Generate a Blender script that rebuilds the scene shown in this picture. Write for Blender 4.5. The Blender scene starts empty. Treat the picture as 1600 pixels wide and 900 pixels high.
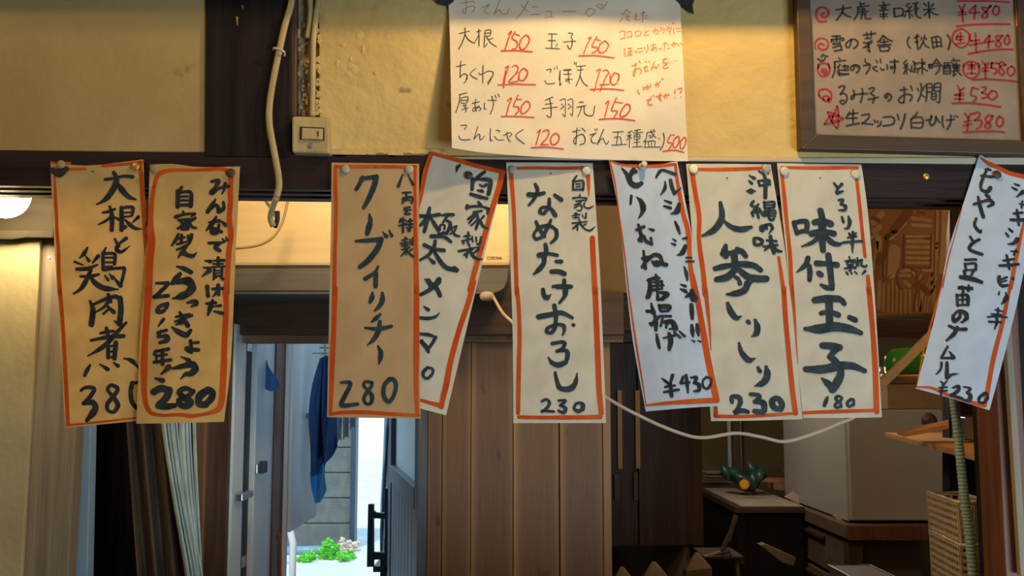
import bpy, bmesh, math, random
from mathutils import Vector
random.seed(7)
SC = bpy.context.scene
COL = SC.collection
# ---------------------------------------------------------------- camera
CAM = Vector((0.0, -1.6, 1.55)); TILT = math.radians(6.0); F = 1600.0
cd = bpy.data.cameras.new('camera'); cam = bpy.data.objects.new('camera', cd); COL.objects.link(cam)
cam.location = CAM; cam.rotation_euler = (math.pi/2 + TILT, 0, 0)
cd.sensor_width = 36.0; cd.lens = 36.0; cd.clip_start = 0.02; cd.clip_end = 300
SC.camera = cam
# ---------------------------------------------------------------- world, lights, exposure
w = bpy.data.worlds.new('daylight'); SC.world = w; w.use_nodes = True
bg = w.node_tree.nodes['Background']; bg.inputs[0].default_value = (0.50, 0.76, 1.0, 1); bg.inputs[1].default_value = 2.3
def light(name, typ, loc, energy, color, size=0.1, target=None, spot=None, sy=None):
    l = bpy.data.lights.new(name, typ); l.energy = energy; l.color = color
    if typ == 'AREA':
        l.size = size
        if sy: l.shape = 'RECTANGLE'; l.size_y = sy
    elif typ == 'SUN': l.angle = size
    else: l.shadow_soft_size = size
    if spot: l.spot_size = spot; l.spot_blend = 0.6
    o = bpy.data.objects.new(name, l); COL.objects.link(o); o.location = loc
    if target is not None:
        o.rotation_euler = (Vector(target) - Vector(loc)).to_track_quat('-Z', 'Y').to_euler()
    return o
light('sun', 'SUN', (0, 8, 9), 3.6, (1.0, 0.97, 0.92), 0.02, target=(1.5, 14.0, 0))
light('pendant_light', 'POINT', (0.27, -0.38, 2.44), 19.0, (1.0, 0.64, 0.23), 0.03)
light('pendant_light_left', 'POINT', (-1.05, -0.75, 2.55), 8.0, (1.0, 0.62, 0.20), 0.05)
light('bar_window_light', 'AREA', (1.5, -2.4, 0.95), 50.0, (0.70, 0.87, 1.0), 1.0, target=(0.5, 0, 1.3), sy=0.9)
light('bar_room_light', 'AREA', (0.0, -2.2, 2.6), 3.0, (1.0, 0.84, 0.62), 1.4, target=(0, 0, 1.5))
light('kitchen_fill_middle', 'POINT', (1.0, 1.55, 2.12), 13.0, (1.0, 0.76, 0.50), 0.06)  # unseen fill added to light the fridge front
light('kitchen_light', 'POINT', (1.25, 0.75, 2.02), 5.0, (1.0, 0.55, 0.20), 0.06)
light('kitchen_fill_back', 'POINT', (0.66, 2.7, 2.05), 17.0, (1.0, 0.86, 0.70), 0.08)  # unseen fill placed to reach the fridge's left side
light('kitchen_fill_left', 'POINT', (-0.42, 0.22, 2.14), 9.0, (1.0, 0.68, 0.32), 0.05)  # unseen fill added to warm the air conditioner and backlight the strips
light('kitchen_light_planks', 'POINT', (0.12, 0.40, 2.05), 5.0, (1.0, 0.66, 0.34), 0.06)
SC.view_settings.view_transform = 'Standard'; SC.view_settings.look = 'None'
SC.view_settings.exposure = 0.0; SC.view_settings.gamma = 1.0; SC.view_settings.use_curve_mapping = False
# ---------------------------------------------------------------- helpers
ct, st_ = math.cos(TILT), math.sin(TILT)
def P(px, py, Y=0.0):
    u = (px-800)/F; v = (450-py)/F
    d = Vector((u, ct - v*st_, st_ + v*ct))
    return CAM + d*((Y - CAM.y)/d.y)
def lerp(a, b, t): return a + (b-a)*t
def link(name, me, mats, parent=None):
    o = bpy.data.objects.new(name, me); COL.objects.link(o)
    for m in (mats if isinstance(mats, (list, tuple)) else [mats]): me.materials.append(m)
    if parent is not None: o.parent = parent
    return o
def wpos(o):
    p = Vector(o.location)
    while o.parent is not None: o = o.parent; p = p + o.location
    return p
def mesh(name, verts, faces, m, parent=None, smooth=False, bevel=0):
    """verts in world space; the object's own origin is its base centre"""
    vs = [Vector(v) for v in verts]
    lo = Vector([min(v[i] for v in vs) for i in range(3)]); hi = Vector([max(v[i] for v in vs) for i in range(3)])
    org = Vector(((lo.x+hi.x)/2, (lo.y+hi.y)/2, lo.z))
    me = bpy.data.meshes.new(name)
    me.from_pydata([v-org for v in vs], [], faces); me.update()
    bm = bmesh.new(); bm.from_mesh(me); bmesh.ops.recalc_face_normals(bm, faces=bm.faces); bm.to_mesh(me); bm.free()
    if smooth:
        for p in me.polygons: p.use_smooth = True
    o = link(name, me, m, parent)
    o.location = org - (wpos(parent) if parent is not None else Vector((0, 0, 0)))
    if bevel:
        b = o.modifiers.new('bevel', 'BEVEL'); b.width = bevel; b.segments = 2; b.limit_method = 'ANGLE'
    return o
def thing(name, loc, label=None, cat=None, group=None, kind=None):
    o = bpy.data.objects.new(name, None); COL.objects.link(o); o.location = loc; o.empty_display_size = 0.02
    return tag(o, label, cat, group, kind)
def tag(o, label=None, cat=None, group=None, kind=None):
    if label: o['label'] = label
    if cat: o['category'] = cat
    if group: o['group'] = group
    if kind: o['kind'] = kind
    return o
class MB:
    def __init__(s): s.v = []; s.f = []
    def add(s, vs, fs):
        n = len(s.v); s.v += [Vector(v) for v in vs]; s.f += [tuple(i+n for i in f) for f in fs]
    def box(s, x0, x1, y0, y1, z0, z1):
        s.add([(x0,y0,z0),(x1,y0,z0),(x1,y1,z0),(x0,y1,z0),(x0,y0,z1),(x1,y0,z1),(x1,y1,z1),(x0,y1,z1)],
              [(0,3,2,1),(4,5,6,7),(0,1,5,4),(1,2,6,5),(2,3,7,6),(3,0,4,7)])
    def prism(s, pts, d):
        """polygon pts extruded by vector d"""
        n = len(pts); d = Vector(d)
        s.add([Vector(p) for p in pts] + [Vector(p)+d for p in pts],
              [tuple(range(n)), tuple(reversed(range(n, 2*n)))] + [(i, (i+1)%n, n+(i+1)%n, n+i) for i in range(n)])
    def tube(s, pts, r, n=10, cap=True, flat=1.0):
        pts = [Vector(p) for p in pts]; rr = r if isinstance(r, (list, tuple)) else [r]*len(pts)
        b0 = len(s.v); prev = None
        for i, p in enumerate(pts):
            t = (pts[min(i+1, len(pts)-1)] - pts[max(i-1, 0)]).normalized()
            if prev is None:
                a = Vector((0, 1, 0)); a = (a - t*a.dot(t))
                if a.length < 0.1: a = Vector((1, 0, 0)) - t*t.x
                a.normalize()
            else:
                a = (prev - t*prev.dot(t)).normalized()
            prev = a; b = t.cross(a)
            for k in range(n):
                an = 2*math.pi*k/n
                s.v.append(p + a*(math.cos(an)*rr[i]*flat) + b*(math.sin(an)*rr[i]))
        for i in range(len(pts)-1):
            for k in range(n):
                k2 = (k+1) % n
                s.f.append((b0+i*n+k, b0+i*n+k2, b0+(i+1)*n+k2, b0+(i+1)*n+k))
        if cap:
            s.f.append(tuple(b0+k for k in reversed(range(n)))); s.f.append(tuple(b0+(len(pts)-1)*n+k for k in range(n)))
    def lathe(s, c, axis, prof, n=24):
        """prof: list of (distance along axis, radius)"""
        c = Vector(c); ax = Vector(axis).normalized()
        a = ax.orthogonal().normalized(); b = ax.cross(a); b0 = len(s.v)
        for h, r in prof:
            for k in range(n):
                an = 2*math.pi*k/n; s.v.append(c + ax*h + a*(math.cos(an)*r) + b*(math.sin(an)*r))
        for i in range(len(prof)-1):
            for k in range(n):
                k2 = (k+1) % n; s.f.append((b0+i*n+k, b0+i*n+k2, b0+(i+1)*n+k2, b0+(i+1)*n+k))
        s.f.append(tuple(b0+k for k in range(n))); s.f.append(tuple(b0+(len(prof)-1)*n+k for k in range(n)))
    def build(s, name, m, parent=None, smooth=False, bevel=0): return mesh(name, s.v, s.f, m, parent, smooth, bevel)
def wbox(name, x0, x1, y0, y1, z0, z1, m, parent=None, bevel=0.0015):
    b = MB(); b.box(x0, x1, y0, y1, z0, z1); return b.build(name, m, parent, bevel=bevel)
def pbox(name, pts, Y, depth, m, parent=None, bevel=0.0015):
    """board whose front outline, on the plane y=Y, is given by pixels of the photograph"""
    b = MB(); b.prism([P(x, y, Y) for x, y in pts], (0, depth, 0)); return b.build(name, m, parent, bevel=bevel)
def smoothpath(pts, step):
    """Catmull-Rom through pts (tuples); a doubled point is a corner"""
    segs = [[pts[0]]]
    for a, b in zip(pts, pts[1:]):
        if abs(a[0]-b[0]) + abs(a[1]-b[1]) < 1e-6: segs.append([b])
        else: segs[-1].append(b)
    out = []
    for sg in segs:
        if len(sg) == 1:
            if not out: out.append(sg[0])
            continue
        e = [sg[0]] + sg + [sg[-1]]
        for i in range(1, len(e)-2):
            p0, p1, p2, p3 = e[i-1], e[i], e[i+1], e[i+2]
            L = math.dist(p1[:2], p2[:2]); n = max(2, int(L/step)+1)
            for k in range(n):
                t = k/n
                out.append(tuple(0.5*((2*p1[j]) + (-p0[j]+p2[j])*t + (2*p0[j]-5*p1[j]+4*p2[j]-p3[j])*t*t + (-p0[j]+3*p1[j]-3*p2[j]+p3[j])*t**3) for j in range(len(p1))))
        out.append(sg[-1])
    return out
def strokes(blocks, depth, eps, wscale=1.0, jitter=0.0):
    """brush strokes (pixel paths) laid on the sheet whose depth is depth(px,py)"""
    b = MB(); rnd = random.Random(3)
    def V(x, y): return P(x, y, depth(x, y) - eps)
    for (ox, oy, sc), txt in blocks:
        for s in txt.replace('\n', ';').split(';'):
            tk = s.split()
            if len(tk) < 2: continue
            ws = [float(a)/sc*wscale for a in tk[0].split('/')]
            pts = [tuple(float(c) for c in t.split(',')) for t in tk[1:]]
            pts = [(ox+x/sc, oy+y/sc) for x, y in pts]
            if len(pts) == 1: pts.append((pts[0][0]+0.5, pts[0][1]))
            pa = smoothpath(pts, 1.6)
            L = [0.0]
            for a, c in zip(pa, pa[1:]): L.append(L[-1] + math.dist(a, c))
            tot = max(L[-1], 1e-6)
            def wid(t):
                if len(ws) == 1: return ws[0]
                q = t*(len(ws)-1); i = min(int(q), len(ws)-2); f = q-i
                f = f*f*(3-2*f)
                return lerp(ws[i], ws[i+1], f)
            n0 = len(b.v); m = len(pa)
            for i, p in enumerate(pa):
                a = pa[max(i-1, 0)]; c = pa[min(i+1, m-1)]
                dx, dy = c[0]-a[0], c[1]-a[1]; l = math.hypot(dx, dy) or 1e-6
                nx, ny = -dy/l, dx/l; h = wid(L[i]/tot)/2*(1+rnd.uniform(-jitter, jitter))
                b.v += [V(p[0]+nx*h, p[1]+ny*h), V(p[0], p[1]), V(p[0]-nx*h, p[1]-ny*h)]
            for i in range(m-1):
                k = n0+i*3
                b.f += [(k, k+3, k+4, k+1), (k+1, k+4, k+5, k+2)]
            for end in (0, m-1):        # round ends
                p = pa[end]; h = wid(L[end]/tot)/2
                q = pa[1] if end == 0 else pa[m-2]
                an = math.atan2(p[1]-q[1], p[0]-q[0]); k0 = len(b.v)
                b.v.append(V(*p[:2])); nn = 6
                for k in range(nn+1):
                    t = an - math.pi/2 + math.pi*k/nn
                    b.v.append(V(p[0]+math.cos(t)*h, p[1]+math.sin(t)*h))
                b.f += [(k0, k0+1+k, k0+2+k) for k in range(nn)]
    return b
def poly_at(pl, y):
    """x of a polyline [(x,y)..] (sorted by y) at height y"""
    if y <= pl[0][1]: a, b = pl[0], pl[1]
    elif y >= pl[-1][1]: a, b = pl[-2], pl[-1]
    else:
        for a, b in zip(pl, pl[1:]):
            if a[1] <= y <= b[1]: break
    return a[0] + (b[0]-a[0])*(y-a[1])/((b[1]-a[1]) or 1)
def along(pl, t):
    L = [0]
    for a, b in zip(pl, pl[1:]): L.append(L[-1]+math.dist(a, b))
    d = t*L[-1]
    for i in range(len(pl)-1):
        if d <= L[i+1] + 1e-9:
            f = (d-L[i])/((L[i+1]-L[i]) or 1); return (lerp(pl[i][0], pl[i+1][0], f), lerp(pl[i][1], pl[i+1][1], f))
    return pl[-1]
def coons(top, bot, left, right, s, t):
    T, B, Lf, R = along(top, s), along(bot, s), along(left, t), along(right, t)
    r = []
    for j in (0, 1):
        r.append((1-t)*T[j] + t*B[j] + (1-s)*Lf[j] + s*R[j]
                 - ((1-s)*(1-t)*top[0][j] + s*(1-t)*top[-1][j] + (1-s)*t*bot[0][j] + s*t*bot[-1][j]))
    return r
def sheet(name, top, bot, left, right, depth, m, parent=None, nx=8, ny=26, thick=0.0003):
    left = smoothpath(left, 20); right = smoothpath(right, 20); top = smoothpath(top, 20); bot = smoothpath(bot, 20)
    vs, fs = [], []
    for back in (0, 1):
        for j in range(ny+1):
            for i in range(nx+1):
                x, y = coons(top, bot, left, right, i/nx, j/ny)
                p = P(x, y, depth(x, y)); vs.append(p + Vector((0, thick*back, 0)))
    N = (nx+1)*(ny+1)
    for j in range(ny):
        for i in range(nx):
            a = j*(nx+1)+i; fs.append((a, a+1, a+nx+2, a+nx+1)); fs.append((N+a, N+a+nx+1, N+a+nx+2, N+a+1))
    ring = [i for i in range(nx+1)] + [j*(nx+1)+nx for j in range(1, ny+1)] + [ny*(nx+1)+i for i in range(nx-1, -1, -1)] + [j*(nx+1) for j in range(ny-1, 0, -1)]
    for a, b in zip(ring, ring[1:]+ring[:1]): fs.append((b, a, N+a, N+b))
    return mesh(name, vs, fs, m, parent, smooth=False)
def PP(path, Y):
    """pixel path -> world points, smoothed; entries (px,py) or (px,py,Y)"""
    q = [(p[0], p[1], p[2] if len(p) > 2 else Y) for p in path]
    return [P(a, b, c) for a, b, c in smoothpath(q, 6)]
# ---------------------------------------------------------------- materials
def mat(name, col, rough=0.6, col2=None, scale=(8, 8, 8), detail=6, contrast=(0.35, 0.65), bump=0.0, bscale=60, spec=0.5, metal=0, trans=0.0, emit=None, estr=0, transmission=0, speck=None):
    m = bpy.data.materials.new(name); m.use_nodes = True; nt = m.node_tree; N = nt.nodes; Lk = nt.links
    bs = N['Principled BSDF']; bs.inputs['Base Color'].default_value = (*col, 1); bs.inputs['Roughness'].default_value = rough
    bs.inputs['Metallic'].default_value = metal; bs.inputs['Specular IOR Level'].default_value = spec
    if transmission: bs.inputs['Transmission Weight'].default_value = transmission
    if emit: bs.inputs['Emission Color'].default_value = (*emit, 1); bs.inputs['Emission Strength'].default_value = estr
    tc = N.new('ShaderNodeTexCoord')
    colsock = None
    if col2:
        mp = N.new('ShaderNodeMapping'); mp.inputs['Scale'].default_value = scale; Lk.new(tc.outputs['Object'], mp.inputs[0])
        nz = N.new('ShaderNodeTexNoise'); nz.inputs['Scale'].default_value = 1.0; nz.inputs['Detail'].default_value = detail; nz.inputs['Distortion'].default_value = 0.4
        Lk.new(mp.outputs[0], nz.inputs[0])
        rp = N.new('ShaderNodeValToRGB'); rp.color_ramp.elements[0].position = contrast[0]; rp.color_ramp.elements[1].position = contrast[1]
        rp.color_ramp.elements[0].color = (*col, 1); rp.color_ramp.elements[1].color = (*col2, 1)
        Lk.new(nz.outputs[0], rp.inputs[0]); colsock = rp.outputs[0]
    if speck:       # (colour, scale, threshold): small dirt spots
        n2 = N.new('ShaderNodeTexNoise'); n2.inputs['Scale'].default_value = speck[1]; n2.inputs['Detail'].default_value = 3
        Lk.new(tc.outputs['Object'], n2.inputs[0])
        r2 = N.new('ShaderNodeValToRGB'); r2.color_ramp.elements[0].position = speck[2]; r2.color_ramp.elements[1].position = speck[2]+0.05
        Lk.new(n2.outputs[0], r2.inputs[0])
        mx = N.new('ShaderNodeMixRGB'); Lk.new(r2.outputs[0], mx.inputs[0])
        if colsock: Lk.new(colsock, mx.inputs[1])
        else: mx.inputs[1].default_value = (*col, 1)
        mx.inputs[2].default_value = (*speck[0], 1); colsock = mx.outputs[0]
    if colsock: Lk.new(colsock, bs.inputs['Base Color'])
    if bump:
        nb = N.new('ShaderNodeTexNoise'); nb.inputs['Scale'].default_value = bscale; nb.inputs['Detail'].default_value = 8
        if col2 and scale[0] != scale[2]:
            mp2 = N.new('ShaderNodeMapping'); mp2.inputs['Scale'].default_value = tuple(a/ max(scale) for a in scale)
            Lk.new(tc.outputs['Object'], mp2.inputs[0]); Lk.new(mp2.outputs[0], nb.inputs[0])
        else: Lk.new(tc.outputs['Object'], nb.inputs[0])
        bp = N.new('ShaderNodeBump'); bp.inputs['Strength'].default_value = bump; bp.inputs['Distance'].default_value = 0.005
        Lk.new(nb.outputs[0], bp.inputs['Height']); Lk.new(bp.outputs[0], bs.inputs['Normal'])
    if trans:
        tr = N.new('ShaderNodeBsdfTranslucent'); mixs = N.new('ShaderNodeMixShader'); mixs.inputs[0].default_value = trans
        if colsock: Lk.new(colsock, tr.inputs[0])
        else: tr.inputs[0].default_value = (*col, 1)
        Lk.new(bs.outputs[0], mixs.inputs[1]); Lk.new(tr.outputs[0], mixs.inputs[2])
        Lk.new(mixs.outputs[0], N['Material Output'].inputs[0])
    return m
GR = (40, 40, 3)      # vertical wood grain
GH = (3, 40, 40)      # horizontal wood grain
M = {}
M['paper'] = mat('washi_paper', (0.74, 0.72, 0.60), 0.8, (0.66, 0.63, 0.52), (25, 25, 25), trans=0.32, bump=0.25, bscale=25, spec=0.15)
M['paper_cool'] = mat('white_paper', (0.58, 0.68, 0.80), 0.75, (0.52, 0.61, 0.72), (25, 25, 25), trans=0.25, bump=0.25, bscale=20, spec=0.2)
M['paper_yellow'] = mat('yellowed_paper', (0.80, 0.60, 0.26), 0.8, (0.68, 0.49, 0.19), (18, 18, 18), trans=0.48, bump=0.25, bscale=22, spec=0.15)
M['paper_old'] = mat('tanned_paper', (0.66, 0.49, 0.27), 0.8, (0.58, 0.42, 0.22), (14, 14, 14), trans=0.40, bump=0.25, bscale=22, spec=0.15)
M['poster'] = mat('poster_paper', (0.78, 0.70, 0.55), 0.65, (0.70, 0.61, 0.46), (12, 12, 12), trans=0.12, bump=0.35, bscale=9, spec=0.3)
M['board_sheet'] = mat('board_sheet', (0.27, 0.21, 0.16), 0.6, (0.22, 0.17, 0.12), (20, 20, 20), spec=0.3)
M['ink'] = mat('black_ink', (0.014, 0.016, 0.020), 0.65, (0.035, 0.038, 0.038), (60, 60, 60), spec=0.15)
M['ink_teal'] = mat('blue_black_ink', (0.012, 0.025, 0.035), 0.6, (0.032, 0.050, 0.056), (70, 70, 70), spec=0.2)
M['pen'] = mat('black_pen', (0.02, 0.02, 0.015), 0.6)
M['redpen'] = mat('red_pen', (0.55, 0.035, 0.015), 0.5)
M['orangepen'] = mat('orange_pen', (0.62, 0.16, 0.02), 0.5)
M['palepen'] = mat('pale_pen', (0.40, 0.24, 0.10), 0.6)
M['redmark'] = mat('red_marker', (0.30, 0.012, 0.015), 0.5)
M['orange'] = mat('orange_paint', (0.52, 0.062, 0.006), 0.6, (0.60, 0.11, 0.012), (30, 30, 12), spec=0.15, trans=0.15)
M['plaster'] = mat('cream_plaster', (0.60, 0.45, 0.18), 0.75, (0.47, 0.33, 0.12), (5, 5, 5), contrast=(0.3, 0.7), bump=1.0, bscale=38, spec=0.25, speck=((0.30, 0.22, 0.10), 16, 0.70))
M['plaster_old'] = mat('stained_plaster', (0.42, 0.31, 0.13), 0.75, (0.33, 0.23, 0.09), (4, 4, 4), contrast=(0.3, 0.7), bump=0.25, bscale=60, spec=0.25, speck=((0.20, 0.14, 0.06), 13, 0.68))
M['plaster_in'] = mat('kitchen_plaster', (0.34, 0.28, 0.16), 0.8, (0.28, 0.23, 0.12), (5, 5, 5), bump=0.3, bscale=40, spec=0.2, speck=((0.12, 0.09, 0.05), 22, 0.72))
M['mortar'] = mat('rough_mortar', (0.42, 0.34, 0.22), 0.85, (0.22, 0.15, 0.08), (28, 28, 28), bump=1.0, bscale=60)
M['trimcream'] = mat('painted_trim', (0.50, 0.45, 0.34), 0.6, (0.42, 0.36, 0.25), (6, 30, 30), bump=0.2)
M['blackwood'] = mat('black_lacquered_wood', (0.014, 0.007, 0.008), 0.36, (0.024, 0.013, 0.013), GH, bump=0.1, bscale=160, spec=0.35)
M['blackpost'] = mat('black_post_wood', (0.006, 0.005, 0.005), 0.6, (0.018, 0.012, 0.011), GR, bump=0.3, bscale=160, spec=0.2)
M['darkwood'] = mat('dark_brown_wood', (0.045, 0.024, 0.014), 0.55, (0.085, 0.046, 0.026), GR, bump=0.3, bscale=90)
M['darkwood_h'] = mat('dark_brown_rail', (0.045, 0.024, 0.014), 0.5, (0.08, 0.045, 0.026), GH, bump=0.3, bscale=90)
M['greywood'] = mat('weathered_grey_wood', (0.13, 0.10, 0.065), 0.7, (0.20, 0.16, 0.10), (60, 60, 2.5), bump=0.5, bscale=120)
M['plank'] = mat('cedar_plank', (0.13, 0.062, 0.030), 0.6, (0.21, 0.115, 0.055), (18, 18, 1.6), detail=8, bump=0.3, bscale=70)
M['plank_light'] = mat('pale_cedar_plank', (0.18, 0.105, 0.045), 0.6, (0.26, 0.165, 0.075), (18, 18, 1.6), detail=8, bump=0.3, bscale=70)
M['plank_dark'] = mat('brown_cedar_plank', (0.085, 0.045, 0.025), 0.6, (0.15, 0.08, 0.045), (18, 18, 1.6), detail=8, bump=0.3, bscale=70)
M['redbrown'] = mat('red_brown_wood', (0.10, 0.035, 0.018), 0.5, (0.17, 0.065, 0.03), GR, bump=0.2)
M['palewood'] = mat('pale_wood', (0.75, 0.42, 0.12), 0.6, (0.62, 0.33, 0.09), GR, bump=0.2)
M['bleached'] = mat('bleached_batten', (0.22, 0.19, 0.13), 0.6, (0.30, 0.26, 0.18), GR, bump=0.2)
M['cable'] = mat('cream_cable', (0.42, 0.33, 0.16), 0.45, (0.34, 0.26, 0.12), (20, 20, 20))
M['cable_w'] = mat('white_cable', (0.55, 0.45, 0.33), 0.45)
M['switch'] = mat('switch_plastic', (0.50, 0.40, 0.20), 0.4, (0.36, 0.27, 0.12), (30, 30, 14), bump=0.2, bscale=120)
M['switch_dark'] = mat('switch_gap', (0.05, 0.04, 0.02), 0.5)
M['ac'] = mat('cream_appliance', (0.78, 0.68, 0.44), 0.4, (0.72, 0.61, 0.38), (3, 3, 60))
M['ac_grey'] = mat('grey_louver', (0.10, 0.11, 0.12), 0.5, (0.14, 0.15, 0.155), (3, 3, 30))
M['brandgrey'] = mat('printed_grey', (0.10, 0.09, 0.08), 0.5)
M['tack_gold'] = mat('brass_tack', (0.80, 0.50, 0.10), 0.3, metal=0.8)
M['tack_grey'] = mat('grey_tack', (0.36, 0.34, 0.28), 0.4)
M['tack_pale'] = mat('pale_tack', (0.55, 0.52, 0.42), 0.4)
M['tack_tan'] = mat('tan_tack', (0.30, 0.24, 0.13), 0.5)
M['tack_brown'] = mat('brown_tack', (0.06, 0.03, 0.015), 0.5)
M['tack_cream'] = mat('cream_tack', (0.85, 0.78, 0.50), 0.35)
M['tape'] = mat('black_tape_or_shade', (0.012, 0.013, 0.018), 0.5, bump=0.2, bscale=200)
M['frame'] = mat('brown_frame_wood', (0.045, 0.025, 0.012), 0.5, (0.075, 0.042, 0.02), GH, bump=0.2)
M['bead'] = mat('orange_bead', (0.55, 0.24, 0.06), 0.4)
M['globe'] = mat('lit_globe', (0.9, 0.9, 0.88), 0.3, emit=(1.0, 0.80, 0.48), estr=105)
M['socket'] = mat('lamp_socket', (0.30, 0.25, 0.15), 0.5)
M['curtain'] = mat('brown_curtain', (0.055, 0.036, 0.018), 0.85, (0.09, 0.06, 0.032), (60, 60, 6), bump=0.3, bscale=200)
M['bluegrey'] = mat('blue_daylit_batten', (0.15, 0.25, 0.34), 0.5, (0.20, 0.31, 0.41), GR, bump=0.2)  # blue of the daylight put into the batten's colour
M['cord'] = mat('pale_hemp_cord', (0.22, 0.32, 0.34), 0.7, (0.34, 0.46, 0.48), (120, 120, 10), bump=0.4, bscale=300)
M['print_base'] = mat('brown_printed_cloth', (0.105, 0.046, 0.022), 0.8, (0.13, 0.062, 0.028), (7, 7, 7), bump=0.15, bscale=300)
M['print_tan'] = mat('tan_print', (0.20, 0.145, 0.085), 0.8, (0.16, 0.11, 0.06), (20, 20, 20))
M['print_dark'] = mat('dark_print', (0.07, 0.025, 0.012), 0.8)
M['print_pale'] = mat('pale_print', (0.17, 0.12, 0.08), 0.8)
M['alu'] = mat('aluminium_sash', (0.62, 0.74, 0.82), 0.4, (0.52, 0.64, 0.72), (20, 20, 3))
M['door_white'] = mat('pale_door_leaf', (0.85, 0.86, 0.84), 0.5, (0.74, 0.75, 0.74), (6, 6, 1.5))
M['steel'] = mat('steel', (0.45, 0.48, 0.50), 0.3, metal=0.9)
M['navy'] = mat('navy_cloth', (0.03, 0.10, 0.30), 0.9, (0.05, 0.16, 0.42), (20, 20, 8), bump=0.4, bscale=60)
M['blue'] = mat('bright_blue_cloth', (0.09, 0.50, 0.97), 0.9, (0.12, 0.56, 0.97), (20, 20, 8), bump=0.4, bscale=60)
M['white_cloth'] = mat('white_cloth', (0.62, 0.68, 0.74), 0.9, bump=0.3)
M['block'] = mat('grey_concrete_block', (0.075, 0.09, 0.085), 0.9, (0.11, 0.12, 0.105), (9, 9, 9), bump=0.6, bscale=120)
M['ground'] = mat('pale_concrete_ground', (0.55, 0.55, 0.52), 0.8, (0.40, 0.42, 0.42), (2, 2, 2), contrast=(0.3, 0.5), bump=0.2)
M['farwall'] = mat('white_far_wall', (0.62, 0.60, 0.57), 0.8, (0.58, 0.56, 0.54), (2, 2, 2))
M['leaf'] = mat('bright_leaf', (0.07, 0.40, 0.02), 0.5, (0.16, 0.62, 0.05), (20, 20, 20), trans=0.3)
M['flower'] = mat('pale_pink_flower', (0.60, 0.48, 0.40), 0.7)
M['pipe'] = mat('blue_grey_pipe', (0.12, 0.20, 0.26), 0.5)
M['dirt'] = mat('dark_earth', (0.05, 0.05, 0.04), 0.9, (0.10, 0.09, 0.07), (20, 20, 20), bump=0.6)
M['glass'] = mat('frosted_pane', (0.75, 0.86, 0.92), 0.35, transmission=0.85)
M['navywood'] = mat('blue_black_painted_wood', (0.014, 0.028, 0.045), 0.5, (0.02, 0.04, 0.06), GR)
M['slate'] = mat('slate_grey_boards', (0.055, 0.065, 0.085), 0.55, (0.09, 0.105, 0.13), (50, 50, 3), bump=0.3)
M['fridge'] = mat('grey_white_enamel', (0.36, 0.33, 0.28), 0.45, (0.31, 0.28, 0.23), (3, 3, 3))
M['fridge_side'] = mat('grey_enamel_side', (0.42, 0.40, 0.36), 0.45, (0.38, 0.36, 0.32), (3, 3, 3))
M['carton'] = mat('brown_cardboard', (0.26, 0.17, 0.08), 0.8, (0.22, 0.14, 0.065), (4, 4, 20))
M['tabletop'] = mat('worn_pale_top', (0.42, 0.37, 0.29), 0.6, (0.32, 0.28, 0.21), (8, 8, 8))
M['unit'] = mat('dull_brown_drawers', (0.12, 0.075, 0.045), 0.6, (0.16, 0.105, 0.065), (4, 25, 25), bump=0.2)
M['backwall'] = mat('olive_brown_wall', (0.13, 0.095, 0.035), 0.8, (0.16, 0.115, 0.045), (3, 3, 3), bump=0.2)
M['green'] = mat('green_plastic', (0.03, 0.20, 0.025), 0.25, (0.05, 0.28, 0.04), (10, 10, 10))
M['bag'] = mat('dark_green_bag', (0.012, 0.035, 0.028), 0.3, (0.03, 0.085, 0.07), (25, 25, 25))
M['amber'] = mat('orange_label', (0.85, 0.38, 0.02), 0.4)
M['basket'] = mat('cream_plastic', (0.50, 0.42, 0.32), 0.35)
M['hose'] = mat('ribbed_grey_hose', (0.27, 0.40, 0.42), 0.45)
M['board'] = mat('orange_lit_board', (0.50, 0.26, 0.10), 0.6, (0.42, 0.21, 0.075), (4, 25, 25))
M['tray'] = mat('metal_tray', (0.38, 0.40, 0.42), 0.3, metal=0.7)
M['tan_paper'] = mat('tan_paper_bag', (0.26, 0.20, 0.12), 0.8, (0.20, 0.15, 0.09), (15, 15, 15))
M['greyboard'] = mat('grey_tan_panel', (0.19, 0.165, 0.115), 0.7, (0.16, 0.135, 0.09), (5, 5, 5))
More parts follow.
